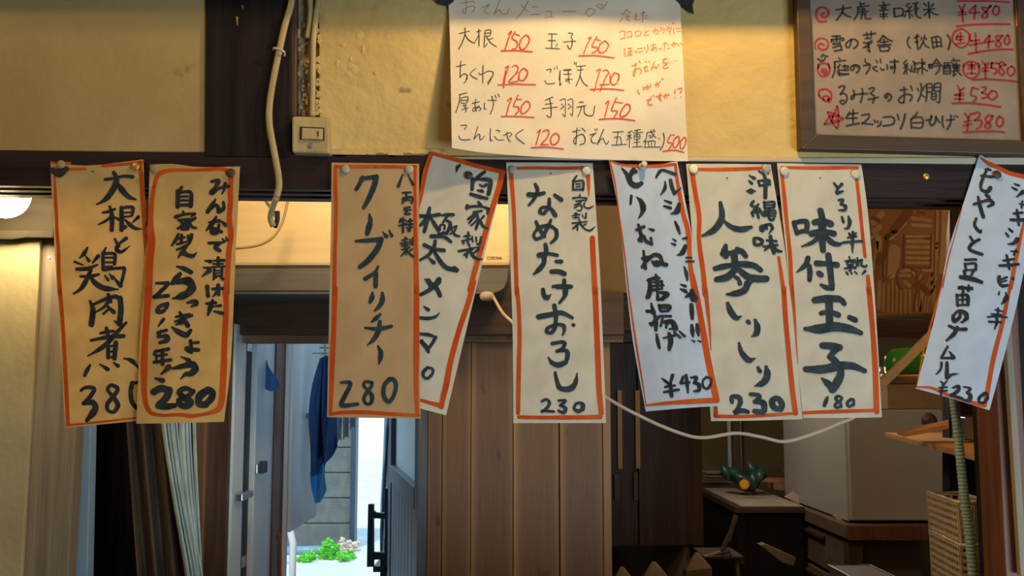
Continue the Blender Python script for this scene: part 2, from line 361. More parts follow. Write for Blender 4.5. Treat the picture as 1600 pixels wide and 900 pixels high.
def planks(name, a, c, knot):
    m = mat(name, a, 0.6, c, (14, 14, 1.4), detail=9, contrast=(0.3, 0.7), bump=0.35, bscale=70)
    nt = m.node_tree; N = nt.nodes; L = nt.links; tc = N.new('ShaderNodeTexCoord'); sp = N.new('ShaderNodeSeparateXYZ'); L.new(tc.outputs['Generated'], sp.inputs[0])
    rp = N.new('ShaderNodeValToRGB'); e = rp.color_ramp.elements; e[0].position = 0.03; e[0].color = (0.75, 0.75, 0.75, 1); e[1].position = 0.97; e[1].color = (0.35, 0.35, 0.35, 1)
    q = e.new(0.17); q.color = (0, 0, 0, 1); q = e.new(0.84); q.color = (0, 0, 0, 1)
    L.new(sp.outputs[0], rp.inputs[0])
    src = N['Principled BSDF'].inputs['Base Color'].links[0].from_socket
    mx = N.new('ShaderNodeMixRGB'); L.new(rp.outputs[0], mx.inputs[0]); L.new(src, mx.inputs[1]); mx.inputs[2].default_value = (c[0]*1.9, c[1]*2.0, c[2]*1.9, 1)
    n = N.new('ShaderNodeTexNoise'); n.inputs['Scale'].default_value = 1.0; n.inputs['Detail'].default_value = 2
    mp = N.new('ShaderNodeMapping'); mp.inputs['Scale'].default_value = (20, 20, 11); L.new(tc.outputs['Object'], mp.inputs[0]); L.new(mp.outputs[0], n.inputs[0])
    oi = N.new('ShaderNodeObjectInfo'); vm = N.new('ShaderNodeMath'); vm.operation = 'MULTIPLY'; vm.inputs[1].default_value = 37.0; L.new(oi.outputs['Random'], vm.inputs[0]); L.new(vm.outputs[0], mp.inputs['Location'])
    r2 = N.new('ShaderNodeValToRGB'); r2.color_ramp.elements[0].position = knot; r2.color_ramp.elements[1].position = knot+0.12; L.new(n.outputs[0], r2.inputs[0])
    m2 = N.new('ShaderNodeMixRGB'); L.new(r2.outputs[0], m2.inputs[0]); L.new(mx.outputs[0], m2.inputs[1]); m2.inputs[2].default_value = (a[0]*.3, a[1]*.3, a[2]*.3, 1)
    L.new(m2.outputs[0], N['Principled BSDF'].inputs['Base Color']); return m
M['plank'] = planks('cedar_plank_wide', (0.11, 0.058, 0.028), (0.17, 0.098, 0.048), 0.66)
M['plank_dark'] = planks('brown_cedar_plank_wide', (0.095, 0.053, 0.03), (0.15, 0.088, 0.048), 0.64)
M['smoky'] = mat('smoke_dark_wood', (0.012, 0.009, 0.005), 0.75, (0.024, 0.019, 0.010), GH, bump=0.2, spec=0.1)
M['roomwall'] = mat('bar_room_plaster', (0.42, 0.35, 0.22), 0.8, (0.36, 0.30, 0.18), (4, 4, 4))
M['roomwood'] = mat('bar_room_boards', (0.09, 0.055, 0.03), 0.6, (0.13, 0.08, 0.045), GH)
# ---------------------------------------------------------------- hand-written brush strokes
# each block: origin pixel of the sheet region, scale, then strokes "w/w/w x,y x,y ..." (widths along the stroke)
S4 = 4.0909
INK = {}
INK['radish_lettering'] = [((70,240,S4), """
16/14/18 388,165 440,158 500,145 562,148; 20/30/28/8 442,122 460,170 430,240 390,290 332,325; 14/30/26/12 462,185 500,240 535,275 580,293
12/16/14 370,378 410,370 448,355; 14/24/22 415,338 430,400 428,488; 14/14/8 425,400 390,430 342,453; 10/16 438,402 470,420
20/24/22 490,345 492,420 490,488; 14/18/14 490,350 530,342 565,348 558,395; 10 500,378 550,376; 10 500,405 552,400; 14/20 488,486 515,468
12/22/18/6 515,425 545,455 580,478 620,482; 18/8 598,405 562,440
12/18 447,545 472,592; 20/14/22/14/5 520,542 472,580 460,612 490,628 545,590
12/22/8 272,602 250,640 222,668; 8/18 262,655 282,685; 20/10 342,655 305,700; 14/8 190,692 245,712
18/22/12 205,738 270,735 335,712; 14/20/14 230,785 290,785 345,772; 18/26/12 295,745 265,810 230,865 185,895; 14/28/28/8 285,775 320,825 380,860 470,868
10/16 390,602 372,640; 18 372,635 372,740; 16/18 375,640 430,638 450,650 445,705; 11 385,665 438,665; 11 380,695 440,695; 11 378,725 430,722
14/16/16 378,745 440,735 512,730 512,730 500,790 485,845; 22/8 485,845 460,815 435,780; 10/16 385,780 405,808; 10/14 415,770 432,800"""),
((70,450,S4), """
14/28/30 290,85 308,140 298,232; 14/20/24 310,105 380,75 450,55 482,75; 26/28/28 482,65 487,140 478,230; 28/8 478,230 445,212; 18/14 405,42 425,90
20/10 415,75 380,120 325,155; 14/22 395,112 442,155; 12 412,132 375,165
12/18/14 355,290 400,280 440,275; 20 395,258 408,325; 14/20/20 295,335 400,315 505,307; 14/24/24/8 520,222 460,285 380,370 275,435
20 405,372 405,445; 24 455,350 450,400 445,450; 12 405,375 455,365; 10 410,408 445,405; 12 405,443 445,443
12/22/16 290,492 268,530 255,560; 8/22 352,487 402,520; 10/20 440,478 468,498; 8/24/10 505,450 555,465 598,510
16/22/20 232,655 265,635 315,645 290,695 248,738; 20/30/34/20 248,738 305,732 322,775 270,845
20/18/24/18/22/20 462,635 425,622 402,650 440,700 468,750 440,793 403,780 402,738 440,692 465,655 462,635
24/24/22 560,608 550,660 558,730 590,768; 16/20/20 560,608 620,612 640,690 620,760 590,768""")]
INK['rakkyo_lettering'] = [((220,240,S4), """
16/22/14 455,178 498,175 470,225; 18/20/16/14 470,225 448,245 455,255 500,222 565,208; 18/8 540,192 535,225 520,258
10/22/22 478,292 455,330 428,372; 10/16/20/22 440,365 475,330 495,345 498,370; 24/14 500,370 530,350 528,310
12/20 438,440 500,430; 14/24/10 482,405 455,450 420,490; 8/22 510,428 540,455; 14/22/18 500,455 488,505 455,505 462,480 515,500
16/12 435,572 525,568; 20/24/20 500,575 478,600 505,620; 10/16 522,545 535,562; 8/14 545,535 553,553
8/20 408,685 445,690; 8/20 400,728 440,735; 24/8 440,748 392,785; 8/16 450,685 532,682; 16 495,665 495,720; 10 462,705 525,705; 10 455,725 535,722
14 470,738 468,785; 14 520,735 518,780; 9 472,748 515,748; 9 472,764 515,764; 9 470,782 515,780; 20/8 480,785 462,808; 8/18 505,785 525,802
22/16 425,850 428,880 430,900; 12/16 460,868 525,862; 22/18 495,842 498,900"""),
((220,450,S4), """
12/22 425,0 430,50; 22/16/8 495,0 485,30 460,55; 10/14 455,5 500,0
14/18 420,100 478,95; 16/26/12 460,80 445,125 430,172; 8/16 462,120 510,112; 12/20 470,150 522,162"""),
((220,240,S4), """
16/22 262,215 245,245; 22 238,240 236,340; 14/24 240,252 318,248 318,335; 12 250,275 300,274; 12 250,300 300,299; 16 240,330 315,328
12/16 270,370 275,390; 20/14/14 222,405 280,388 345,385; 16/8 345,385 322,405; 12 240,425 310,418; 18/22/10 295,425 275,455 235,478; 14/20 258,435 300,480; 14/8 265,462 238,482; 16/20/14 348,412 310,440 330,470 352,475; 20/16 300,440 298,480 262,482
14/20/10 240,515 225,550 198,588; 12 225,548 280,535; 16 262,520 258,575; 12 232,580 300,562; 14/10 302,525 305,570; 20/10 325,520 315,565 300,588
16/10 298,585 265,600 230,615; 14/20/8 290,600 262,630 240,665; 10/20/22/6 270,610 295,645 330,655 358,632; 14 255,640 300,655
10/24/24 230,722 275,735 320,758; 22/30/20 250,770 225,800 200,830; 18/30/44/34 200,830 260,815 310,820 335,860; 34/30/8 335,860 310,890 258,920 205,925
14/18/20/8 100,828 140,828 180,826 180,826 150,860 90,905"""),
((220,450,S4), """
20 85,58 175,50; 10/16 160,0 125,30 85,58; 30/26/8 330,-20 300,25 255,45 205,70
12/22/20/10 298,95 345,85 358,100 322,120; 18/22/16 172,100 122,118 108,150 140,150 168,120 172,100
18/8 145,200 112,245; 16 110,285 165,270; 14/18 128,275 112,310; 14/26/16 112,312 165,310 168,335 122,350
14 100,400 85,425; 14/18 90,408 178,390; 14 98,435 165,425; 16/18 85,475 190,460; 20 138,400 140,488; 12 100,435 100,470
30/10 178,505 155,530 130,550; 12/26 95,578 140,592
12/16 225,185 310,170; 12/18 220,215 325,175; 14/26/26 250,155 275,200 300,240; 24/10 260,220 225,235; 10/28/30/20 200,250 240,280 290,300 318,272
18/18 318,338 322,380; 12/16 322,352 368,348; 18/24/20 325,380 290,388 325,408 320,395 368,396; 8/22 258,440 308,462
14/26/34/36 205,515 270,500 330,488 350,520; 36/26/6 350,520 320,548 285,552 255,582
34/36/34 82,665 130,642 180,655; 40/36/30 180,655 165,700 115,745; 30/34/26 112,755 160,758 215,752
22/26/30 335,660 285,642 245,665 275,700; 34/34/30 275,700 320,730 290,755 250,745 245,720 ; 26/26 255,712 305,690 335,660
36/40/34/36 430,652 378,690 372,740 415,745; 30/34/36 415,745 455,700 455,665 430,652""")]
INK['kelp_lettering'] = [((510,240,S4), """
28/24/22 230,155 215,190 192,228; 22/28 240,158 320,148; 30/32/28/22 320,148 305,210 270,290 240,345
12/26/34/26 275,388 282,430 270,480 262,512; 8/24 362,502 385,530; 8/20 402,490 418,525
16/26/28 190,560 265,555 350,548; 32/34/34/26 350,548 325,610 270,680 215,725
14/22/26 330,722 310,760 250,800; 26/26 318,765 315,848
10/18 488,135 460,210; 8/16 522,135 555,198
12 488,250 540,248; 12 512,252 512,300; 12 490,285 488,318; 12/14/12 490,285 548,280 545,318; 10 500,298 506,303; 10 525,295 532,300
12 500,348 535,342; 12 498,362 540,360; 12 520,365 502,388 535,385
14/10 478,418 468,440; 12 470,432 505,425; 12/14 465,462 508,450; 14 490,412 490,502; 12 515,435 548,428; 12 508,455 552,450; 10 512,475 550,470; 14 535,420 533,495 522,488
12 485,555 520,545; 12 475,575 525,568; 12 505,535 503,590; 12 482,590 520,585; 10 535,550 537,580; 12 552,540 550,585
14/8 530,600 480,615; 12 500,590 515,620; 16/8 515,615 478,655; 12/16 505,618 555,658; 10 505,622 510,645; 12 548,610 525,632"""),
((510,450,S4), """
14/30/22 295,30 292,60 280,90; 16/30/26/12 358,30 358,80 340,115 310,145
14/26/12 345,168 322,190 292,215; 14/26/20 250,255 330,262 415,245; 22/30/26/6 342,215 335,270 305,325 260,368
12/28/28/8 330,372 348,410 345,450 336,488
16/26/26 95,605 150,605 145,640 118,690; 26/26/20 118,690 95,745 120,752 200,742
20/18/24/18/22/20 292,605 255,598 238,620 265,655 292,690 285,735 255,740 240,705 265,660 288,630 292,605
26/24/26/22/24/26 405,582 370,625 368,690 398,728 430,690 445,630 435,590 405,582""")]
INK['bamboo_lettering'] = [((640,230,S4), """
14/20/10 322,115 305,130 300,155; 18/20/10 480,158 445,185 400,230; 24/20 405,205 400,270
14/24/26/24 430,205 500,208 518,225 505,300; 12/20 450,240 468,250 490,240; 12/18/14 435,275 470,285; 14/18 455,275 465,280; 20/24/18 392,300 440,315 495,328
14/20 440,350 455,370; 20/16/14/18 365,385 420,378 470,382 505,395; 18/14 505,395 498,425; 22/14 370,375 366,395
14 410,415 460,408; 14 420,420 375,460; 18/16/10 430,425 440,480 425,518; 12 420,440 380,485; 12 432,465 395,500; 14/8 475,440 450,470; 18/18/14 450,465 470,505 500,520; 18 435,490 425,520
12 350,570 385,565; 12 335,600 400,585; 14 375,545 372,610; 14 345,600 345,615; 10 400,570 405,605; 10 425,575 428,605; 14/16 458,575 450,615 436,620
14/10 380,620 385,640; 16/14 315,665 400,650; 14 405,650 350,690; 14/12 370,670 365,705; 14/20/18/8 385,660 410,700 440,715 465,715; 16/10 440,655 400,685; 10 395,645 445,640
20/26 128,390 118,445; 24/20/22 65,440 130,440 190,430; 16/24/18 110,445 90,480 65,500; 28/24/20 118,440 108,490 95,540; 14/24/22 135,450 165,500 185,530
12/22/20 205,435 240,432 280,432; 18/14/14 240,440 215,480; 18/22/16 240,470 262,490 240,545 215,545; 12 195,500 195,530; 12 200,495 225,500 222,525; 14 185,550 240,555
12/14 258,520 300,505; 14/10 300,505 285,540 258,555; 10/16/14 268,525 290,560 318,570
24/24/18 140,570 200,570 235,580; 22/18 235,580 265,605
20/22 165,600 155,650; 24/22/24 95,625 150,650 220,660; 22/20/14 150,650 120,690 65,722; 18/26/28/30 155,660 190,720 235,770 300,785; 30/14 285,775 300,795; 14/24 125,710 155,738
10/24 100,845 135,880; 30/20 188,845 170,870 130,900"""),
((640,440,S4), """
10/24/26/24 110,-10 150,20 180,55 195,90; 34/24/20 185,0 140,45 70,85; 30/24 120,-5 140,20
10/22 92,160 120,180; 20/22/18/6 68,232 120,235 165,225 192,200
18/22/14 68,335 120,340 168,355; 20/18 168,355 145,395 120,430; 26/26/20 75,385 105,415 120,448; 22 78,380 95,410
18/20/16/18/16/18 115,550 88,580 92,610 118,618 145,590 148,560 115,550""")]
INK['mushroom_lettering'] = [((790,240,S4), """
20/26/20 190,195 205,230 195,260; 34/26/26 150,262 200,262 245,252; 28/22/16 195,262 175,300 148,330; 22/30 315,265 355,295
22/26/22 280,290 275,340 245,385; 22/22/20 245,385 218,375 235,345 280,345; 24/30 280,345 300,365 318,395
22/26/22 195,435 215,480 250,530; 20/26/26/22 290,425 270,470 235,530 195,548; 22/20/26/26/22 195,548 180,520 215,475 280,462 325,490; 26/24/16 325,490 325,535 290,572
26/30/30 255,582 260,620 245,680; 36/24/24 215,650 270,640 330,650; 28/30/34/14 248,650 245,700 215,740 180,772; 24/30 325,690 355,690; 30/34/34 295,755 340,755 375,768
20/26/22 240,868 240,890 250,920; 24/26 305,850 360,845 420,850; 26/26 375,810 378,900"""),
((790,240,S4), """
12/16 455,142 432,175; 14 432,180 432,232; 12/16/16 440,180 495,175 495,232; 9 450,195 480,194; 9 450,212 480,210; 13 432,230 495,230
10 475,262 475,278; 14/10/12 432,285 475,280 520,285; 10 520,285 510,305; 10 450,305 500,298; 12/10/10 485,300 470,318 440,330; 10 470,318 488,340 480,365 460,362; 9 478,325 440,348; 12/10/12/8 505,318 500,335 530,350 560,335
9 440,385 460,385; 9 425,398 475,390; 10 450,378 450,412; 9 435,412 470,408; 8 492,390 494,405; 11 515,380 514,412 505,410
11 470,420 475,432; 12/10 428,445 520,435; 14/12 480,440 430,480; 10 460,455 460,490; 12/12/14/6 480,450 505,480 540,492 570,468; 9 515,450 490,465"""),
((790,450,S4), """
26/30/34/8 240,10 248,50 265,62 290,42; 26/26/18 385,-10 385,40 345,95; 18/22 330,0 410,-2
28/28/26 312,112 322,180 318,250; 36/34/24 212,185 300,168 360,160 425,190; 26/24/22 318,250 295,285 262,280 270,255; 22/22/26/14 270,255 320,235 370,240 375,275 365,300; 24 433,236 435,237
26/24/24 300,355 365,345 380,355; 24/22/24 380,355 365,385 330,405; 22/26/28/30/14 335,402 385,400 398,425 385,480; 30/38/30/12 385,475 340,492 300,480 275,445
18/26/34/40/30/8 318,540 328,590 350,640 410,645 445,610 458,545
16/20/18 232,725 262,712 282,735 262,770 235,790; 18 235,785 308,790; 12/14 232,795 230,790
16/18 340,720 385,720 350,752; 18/24/18 352,750 385,770 370,798 340,785; 18/18/28/20 450,740 438,770 465,788 492,775; 30/24/16 492,775 495,745 470,735 450,740""")]
INK['chicken_lettering'] = [((950,240,S4), """
8/20/24 88,92 120,130 130,160; 30/26 165,105 135,150; 30/30/34/24 135,145 145,185 180,205 215,190; 26 160,110 175,115
16/14 150,270 145,320; 8/26/36/20/6 185,278 215,310 225,360 195,415
16/20 182,488 230,468; 16/20/16 195,455 210,510 215,560; 18/14/18/22/16 215,560 195,550 225,525 245,560 280,580; 18/16 280,580 275,540; 12/18 265,482 290,490
14/20 228,622 240,735; 18/14 220,670 275,655; 16/16/20 275,655 240,690 220,725; 14/22/26/20 250,690 290,650 330,655 345,690; 26/30/16 345,690 310,710 285,690; 20/26 310,690 345,705 372,710
14/16 305,775 318,790; 16/14 255,810 330,795; 18/24/20 265,805 268,860 250,920; 10/12 290,825 340,815; 12 280,850 350,840; 14 310,800 315,880; 12 290,875 345,865; 14 345,815 345,865
12/18/16 308,152 335,110 365,108; 16/20 355,105 430,132; 10/20/8 365,180 365,220 338,262; 20/22/20 400,170 410,215 425,255; 20/8 425,255 465,220
10/16 362,300 402,315; 12/20 358,335 400,348; 24/34/10 455,325 440,370 405,385; 12/20/12 430,435 445,470 460,512
8/14 415,545 432,558; 10/16 408,575 428,583; 10/18 478,545 500,540; 22/30/6 495,590 475,635 440,652; 10 500,665 535,665; 12 500,690 548,688; 10/22/14 488,725 500,760 508,805; 8/18 465,838 495,848; 10/18 465,868 500,885"""),
((970,430,S4), """
14/16 178,30 215,15; 18/26/24 185,35 190,90 178,138; 12 205,45 265,45; 12 195,70 275,65; 14 235,10 240,90; 12/14 265,45 262,85; 11 210,92 262,88; 14/22 235,112 238,155; 14/26/24 240,110 300,120 265,150; 18 240,155 270,155
12/26 195,180 210,240; 20/18 168,230 215,235; 12/26/20 215,235 225,300 225,350; 22/10 240,270 190,315; 20 190,310 200,318
16/18/16 245,190 255,225; 14/20/18 245,195 310,195 315,215; 12 262,210 310,212; 14 258,232 305,228; 14/16 250,262 320,262; 12/14 270,270 255,325; 22/30/34 280,300 330,300 350,340; 18/10 350,340 310,345; 14 300,300 290,335
14/22/16 230,380 238,425 248,465; 12/16 275,402 345,385; 22/30/30/20 310,375 320,420 310,475 ; 12/16 342,365 380,398; 10/18 375,358 408,390
10/14 385,60 412,68; 10/18 385,88 415,100; 12/34/44 415,140 450,125 470,150; 26/40 455,100 465,150; 24/26/18 452,190 455,230 458,278
18/26/14 455,320 458,355 462,390; 18/26/14 488,315 492,350 498,385; 8/12 455,415 472,425; 8/12 492,418 510,424; 12 425,0 425,30
10/16/18 265,660 290,680 310,695; 20/14 332,640 318,690; 18/24 318,690 325,770; 14 285,715 345,705; 14/16 278,748 370,732
16/18 400,650 385,690; 14 385,692 440,685; 18/20/12 418,640 425,690 430,750
14/20/16 450,655 485,655 470,690; 16/24/22/14 470,690 500,700 500,735 470,742; 16/12/14/16/16 550,652 525,675 530,715 555,725 575,700; 12/14 575,700 580,665 550,652""")]
INK['carrot_lettering'] = [((1070,240,S4), """
22/34/40/34/16 228,315 238,380 230,430 185,490 115,525; 16/26/34/36/20 250,430 300,470 360,485 425,470
26/40/36 262,590 255,625 262,655; 36/28/24 245,640 310,635 350,625; 28/34/30 335,610 370,630 390,655; 40/40/40 315,635 320,690 320,745
30/36/30/40 195,735 260,720 340,710 ; 34/40/36/30 340,705 410,710 450,720 485,745; 36/44/34 320,745 270,790 205,805; 30/40/44/40 345,740 400,785 460,800 520,800
24/24 325,790 342,800; 24/28 350,815 352,830; 36/40/34/8 400,830 385,870 340,890 265,902
8/20 412,140 445,158; 12/18 412,175 428,190; 12/34/10 398,240 430,240 450,240; 14 470,175 478,200; 14/16 470,175 540,170 535,195; 14/16 478,205 545,195; 12/24/24 475,112 512,150 515,280
16/16/12 440,305 425,330 465,345; 14/16 470,325 430,380; 12/14 430,380 485,370; 16 462,360 472,410; 12/14 430,385 438,400; 12/14 478,350 498,395
16 508,310 512,350; 14/16 510,315 570,310 568,345; 10 520,330 565,328; 12 515,350 570,345; 16/14 508,370 575,365 570,395 520,395; 14 508,370 512,400; 16/18/18/10 540,350 540,410 560,425 578,400; 10 520,382 565,380
16/18/18/14 520,460 495,495 485,470 515,455; 14/20/14 515,455 550,455 562,475; 18/8 562,475 540,510; 14 520,460 525,480
22/20/22/20/18 445,545 448,580 485,580 495,555 460,540 445,545
14/16 525,555 585,560; 16/18 505,595 590,585; 22/26/22 548,530 555,580 570,635; 20/10 545,590 510,620; 14/20/20/14 565,590 590,620 618,625"""),
((1100,450,S4), """
16/26/34/24/10 150,40 210,40 250,20 290,-20 310,-40
20/34/38/34/8 152,98 172,150 205,190 240,180; 26/24 282,215 288,222; 18/36/36/8 328,205 342,250 335,290 305,312
14/26/34/36/8 225,352 240,410 285,460 328,450; 18/26 345,508 358,532; 18/40/40/34/8 398,502 405,560 380,605 325,628
22/24/30/26 180,730 180,695 225,700 235,730; 28/24/22/30/26 235,730 218,770 200,800 240,785 280,792; 20 195,790 205,800
24/24/24 300,680 350,685 355,700 325,728; 28/36/34/30 328,728 380,735 380,790 325,788; 34/34/36/34/34 460,705 435,725 450,765 490,775; 34/34/30 490,775 500,745 480,710 460,705""")]
INK['egg_lettering'] = [((1210,240,S4), """
26/26 125,440 145,510; 26/30/28 135,440 205,435 205,498; 26 145,505 205,490
36/36/40 295,365 308,420 310,470; 36/34/40 258,440 310,430 360,450; 40/32/36 240,512 310,498 380,512; 44/42/40/34 305,430 305,520 308,580 312,618; 30/24/10 290,530 240,570 175,594; 26/34/30/10 330,530 370,570 410,580 442,568
30/28/10 215,668 200,710 145,758; 28/32/26 225,720 228,770 225,808
36/30/36 272,702 340,705 400,712; 36/38/36/34 345,650 355,720 362,790 368,845; 36/30/20 368,845 345,860 300,840; 32/34 285,765 298,775
14/18 382,190 408,222; 18/14/20/12 432,195 405,225 400,252 438,240
14/14/14 412,298 440,295 425,325; 14/20/18/8 425,325 455,335 450,360 412,362
14/16 432,405 442,438; 12/24/20/8 475,402 482,440 470,475 448,480
12/16 478,510 488,525; 12/16 522,508 510,525; 12 470,538 525,530; 16/16 445,568 560,560; 16/20/8 502,502 500,560 500,632
10 480,660 482,675; 12 455,688 515,680; 12 468,695 468,710 500,708 500,692 470,692; 10 470,722 505,718; 10 488,722 488,750 478,748; 12 450,735 515,728
12/12/12 530,668 535,700 515,735; 12/14 515,695 560,680; 14/16/12 560,680 555,710 580,725 590,715; 10 525,705 540,718; 12 460,758 470,772; 10 488,755 496,768; 10 515,755 528,768; 16/8 580,752 562,772"""),
((1230,450,S4), """
20/26 240,0 290,5; 40/44/40 178,78 260,68 330,70; 38/34/30 320,68 350,80 365,100; 44/44/42 268,75 270,150 272,222
28/26/36 218,162 270,152 325,172; 30/34 400,188 435,205
26/56/56/50/30 118,262 210,262 300,248 400,262 470,288
40/44/40 228,368 290,372 335,380; 36/36/34 335,380 300,405 275,440; 34/40/36 275,440 300,460 325,485
36/50/52/44/30 120,520 230,520 340,498 420,500 495,530; 30/44/50/44 345,500 340,560 310,620 290,650; 44/40/16 290,640 260,610 225,580
16/24/20 258,700 248,725 238,752
16/16/18/16/16 348,700 325,690 312,710 340,735 345,758; 16/16 345,758 315,765 308,745 340,722 350,705 348,700
18/18/18/18 408,712 385,735 395,758 425,745; 16 425,745 425,715 408,712""")]
INK['bean_sprout_lettering'] = [((1440,230,S4), """
12/14 408,142 440,145; 14/18 382,182 450,190; 10/18/18/14 425,135 400,180 378,245 385,275; 18/22/24 385,275 420,285 440,260
16/18/22 412,305 430,318; 16/20 335,365 400,345 440,338; 18/20/14 440,338 458,360 425,380; 14/22/22 362,318 375,380 395,445
14/18/20/10 350,455 340,500 375,545 382,530; 14/16 312,572 330,605; 16/20/20/20 370,590 320,620 310,655 385,685
16/16 280,720 348,718; 16/14 278,745 285,790; 14/16 285,748 345,745 345,785; 12 288,785 340,785; 14/10 275,790 285,835; 16/20 250,835 380,860; 16/8 330,795 310,835; 14 285,845 270,790; 16/20 242,895 320,905
10/14 595,235 622,245; 10/14 580,258 608,272; 24/8 650,285 608,318; 10 628,362 655,368; 10 645,345 640,388
14 590,425 645,418; 18/22 572,465 655,465; 14/18/14 610,402 618,450 622,498; 12/16 560,522 580,540; 12/14 540,550 555,570; 28/20/8 612,590 590,615 552,620
10 575,665 615,668; 10/10 605,655 590,690; 14 525,725 590,715; 16/20/16 500,758 560,755 620,748; 14/16/14 545,692 555,740 562,780; 14/14/18/14 500,825 495,860 515,885 552,882; 12/14 500,850 545,832; 18 582,838 586,842"""),
((1420,430,S4), """
18/24/22 330,10 390,15 465,45; 14/16 320,85 405,82; 12/14 342,70 350,105; 12/16 385,65 380,100
16 308,125 312,195; 14/20/20 312,130 375,130 378,190; 12 345,110 345,190; 12 315,158 375,155; 14 312,192 372,190
14/20/22/20 330,235 325,270 290,295 285,260; 14/16/26/26 285,260 320,228 365,245 370,275; 24/10 370,275 345,300 335,300
18/18/22 260,325 310,345 365,345; 22/24/12 310,335 290,375 242,418
12/14/14 250,455 230,490 208,530; 14/16 208,530 290,530; 10/22 262,490 288,525
16/12/6 210,560 205,600 175,635; 18/20/24/24 245,560 245,620 245,655 ; 24/14/4 245,655 280,635 322,630
10 205,680 225,695; 8/12 245,675 220,705; 10 195,720 245,715; 14/12/10 222,700 210,740 205,780; 10 195,742 245,738
12/20/20/18 285,720 318,710 315,740 270,770; 16/18 270,765 340,788; 12/16 355,715 395,725 375,750; 18/26/16 375,750 395,770 385,800 355,800
18/18/14/18/18 490,755 455,780 450,810 480,815 505,785; 14 505,785 500,755 480,755
16/16/16/14 575,10 575,40 595,70 628,68; 10 580,48 625,35; 8/10 580,105 575,125; 6/30/8 620,110 625,145 595,185
10 555,222 600,232; 12 572,212 570,250; 10 530,248 590,252; 10/18/10 505,268 565,262 628,270; 14/12 515,298 590,300; 14/16/8 560,255 565,300 548,345""")]
# orange brush borders of the strips
EDGE = {}
EDGE['radish'] = [((70,240,S4), "14/22/22/22/22/26 62,150 66,220 68,290 75,400 78,500 88,620 90,750 98,900; 18/18 52,92 150,98 260,97; 12/18 45,58 160,62; 18/18/20 370,78 480,70 620,55; 24/28/26/20/5 608,60 618,150 626,300 634,450 640,650"),
 ((70,450,S4), "24/24/26/26 97,10 113,200 130,500 148,870; 14/14/12 140,878 300,862 480,842 640,825; 12 640,350 640,820")]
EDGE['rakkyo'] = [((220,240,S4), "24/30/22/18 85,215 110,140 180,108 340,105; 18/24/24 340,105 420,102 520,98 575,125; 34/34/32 578,150 572,230 574,300 570,350; 32/36/34/36/44 570,350 566,430 576,520 562,650 545,900; 26/34/50/44/48 85,215 68,330 62,480 68,560 58,700 50,900"),
 ((220,450,S4), "50/44/40/44/36 50,0 40,150 28,330 22,480 22,650; 36/34/30/24/20 22,650 32,740 70,800 150,815; 20/22/26/22/24 150,815 250,810 330,818 440,800; 24/38/40 440,800 500,770 520,700; 40/42/38/36/34 520,700 530,520 535,350 545,150 545,0")]
EDGE['kelp'] = [((510,240,S4), "22 60,82 120,84 300,82 500,86 570,84; 20/26/22/24/24/28 58,85 58,200 62,330 60,480 54,650 52,900; 18/20/22/26/30/34 568,85 566,250 568,450 572,650 574,760 578,900"),
 ((510,450,S4), "34/30/32/30/22 56,0 48,250 36,550 26,800; 34/36/36/30/24 578,0 576,250 574,550 576,700 582,810; 20/26/24/20 25,808 100,796 250,795 400,805 590,815")]
EDGE['bamboo'] = [((640,230,S4), "24/28/28 145,40 300,82 450,125 600,160; 28/30/26/14 135,50 100,160 75,300 55,400; 36/34/32/34 592,165 570,260 520,420 460,640; 34/34/32 460,640 420,780 385,915"),
 ((640,440,S4), "34/34/34/36/38 410,0 380,120 320,300 265,500 235,660; 38/36/34 235,660 215,740 202,800; 20/24/34 60,755 130,775 205,795")]
EDGE['mushroom'] = [((790,240,S4), "20 70,94 200,92 350,94 500,90; 28/24/24/26/28 35,130 45,250 55,400 62,600 72,900; 26/20/8 528,140 530,200 532,268; 34/34/36 555,540 562,700 572,900"),
 ((790,450,S4), "26/24/26/28/28/26 72,0 84,120 90,300 84,550 80,800; 36/36/36/36/34 572,0 582,250 592,500 598,650 612,800; 24/26/28/30 85,825 200,828 400,828 605,825")]
EDGE['chicken'] = [((950,240,S4), "8/14/20 12,45 90,72 190,80; 20/22/18 240,82 330,78 430,68; 18/20/26 432,70 440,150 458,260; 26/30/30/34 458,260 480,380 508,480 518,560; 30/30/40 518,560 525,700 540,800 560,900; 10/12/8/8 12,50 45,190 70,380; 8/10/8/6 70,380 95,560 118,740 135,900"),
 ((970,430,S4), "30/36/40/40/42 458,0 490,150 525,350 560,550 610,790; 14/24/34/36 165,832 300,818 450,808 615,800; 6/10/12/10/6 38,0 68,230 105,480 140,690 160,830")]
EDGE['carrot'] = [((1070,240,S4), "20/24/20 80,100 200,102 380,98 500,92; 30/30/28/30/34 48,130 70,270 92,400 92,560 118,760 130,900; 18/24/28 600,662 612,740 635,900; 6 535,120 533,135"),
 ((1100,450,S4), "30/24/14/5 8,0 22,120 35,240 45,400; 32/32/32/34/34 510,0 522,200 545,450 565,650 585,800; 24/22/22/18 80,820 250,822 430,812 590,800; 26/30 75,765 75,818")]
EDGE['egg'] = [((1210,240,S4), "18/22/20 50,88 250,92 480,90 530,92; 22/26/24/26/28 48,130 62,260 80,450 100,650 112,900; 20/22/22/20 525,155 545,330 560,480 580,660; 26/30 598,785 608,900"),
 ((1230,450,S4), "34/32/36/36 522,0 545,250 562,500 572,790; 20/24/22 65,800 250,792 570,782; 26/18/10/5 30,0 45,150 55,300 68,480")]
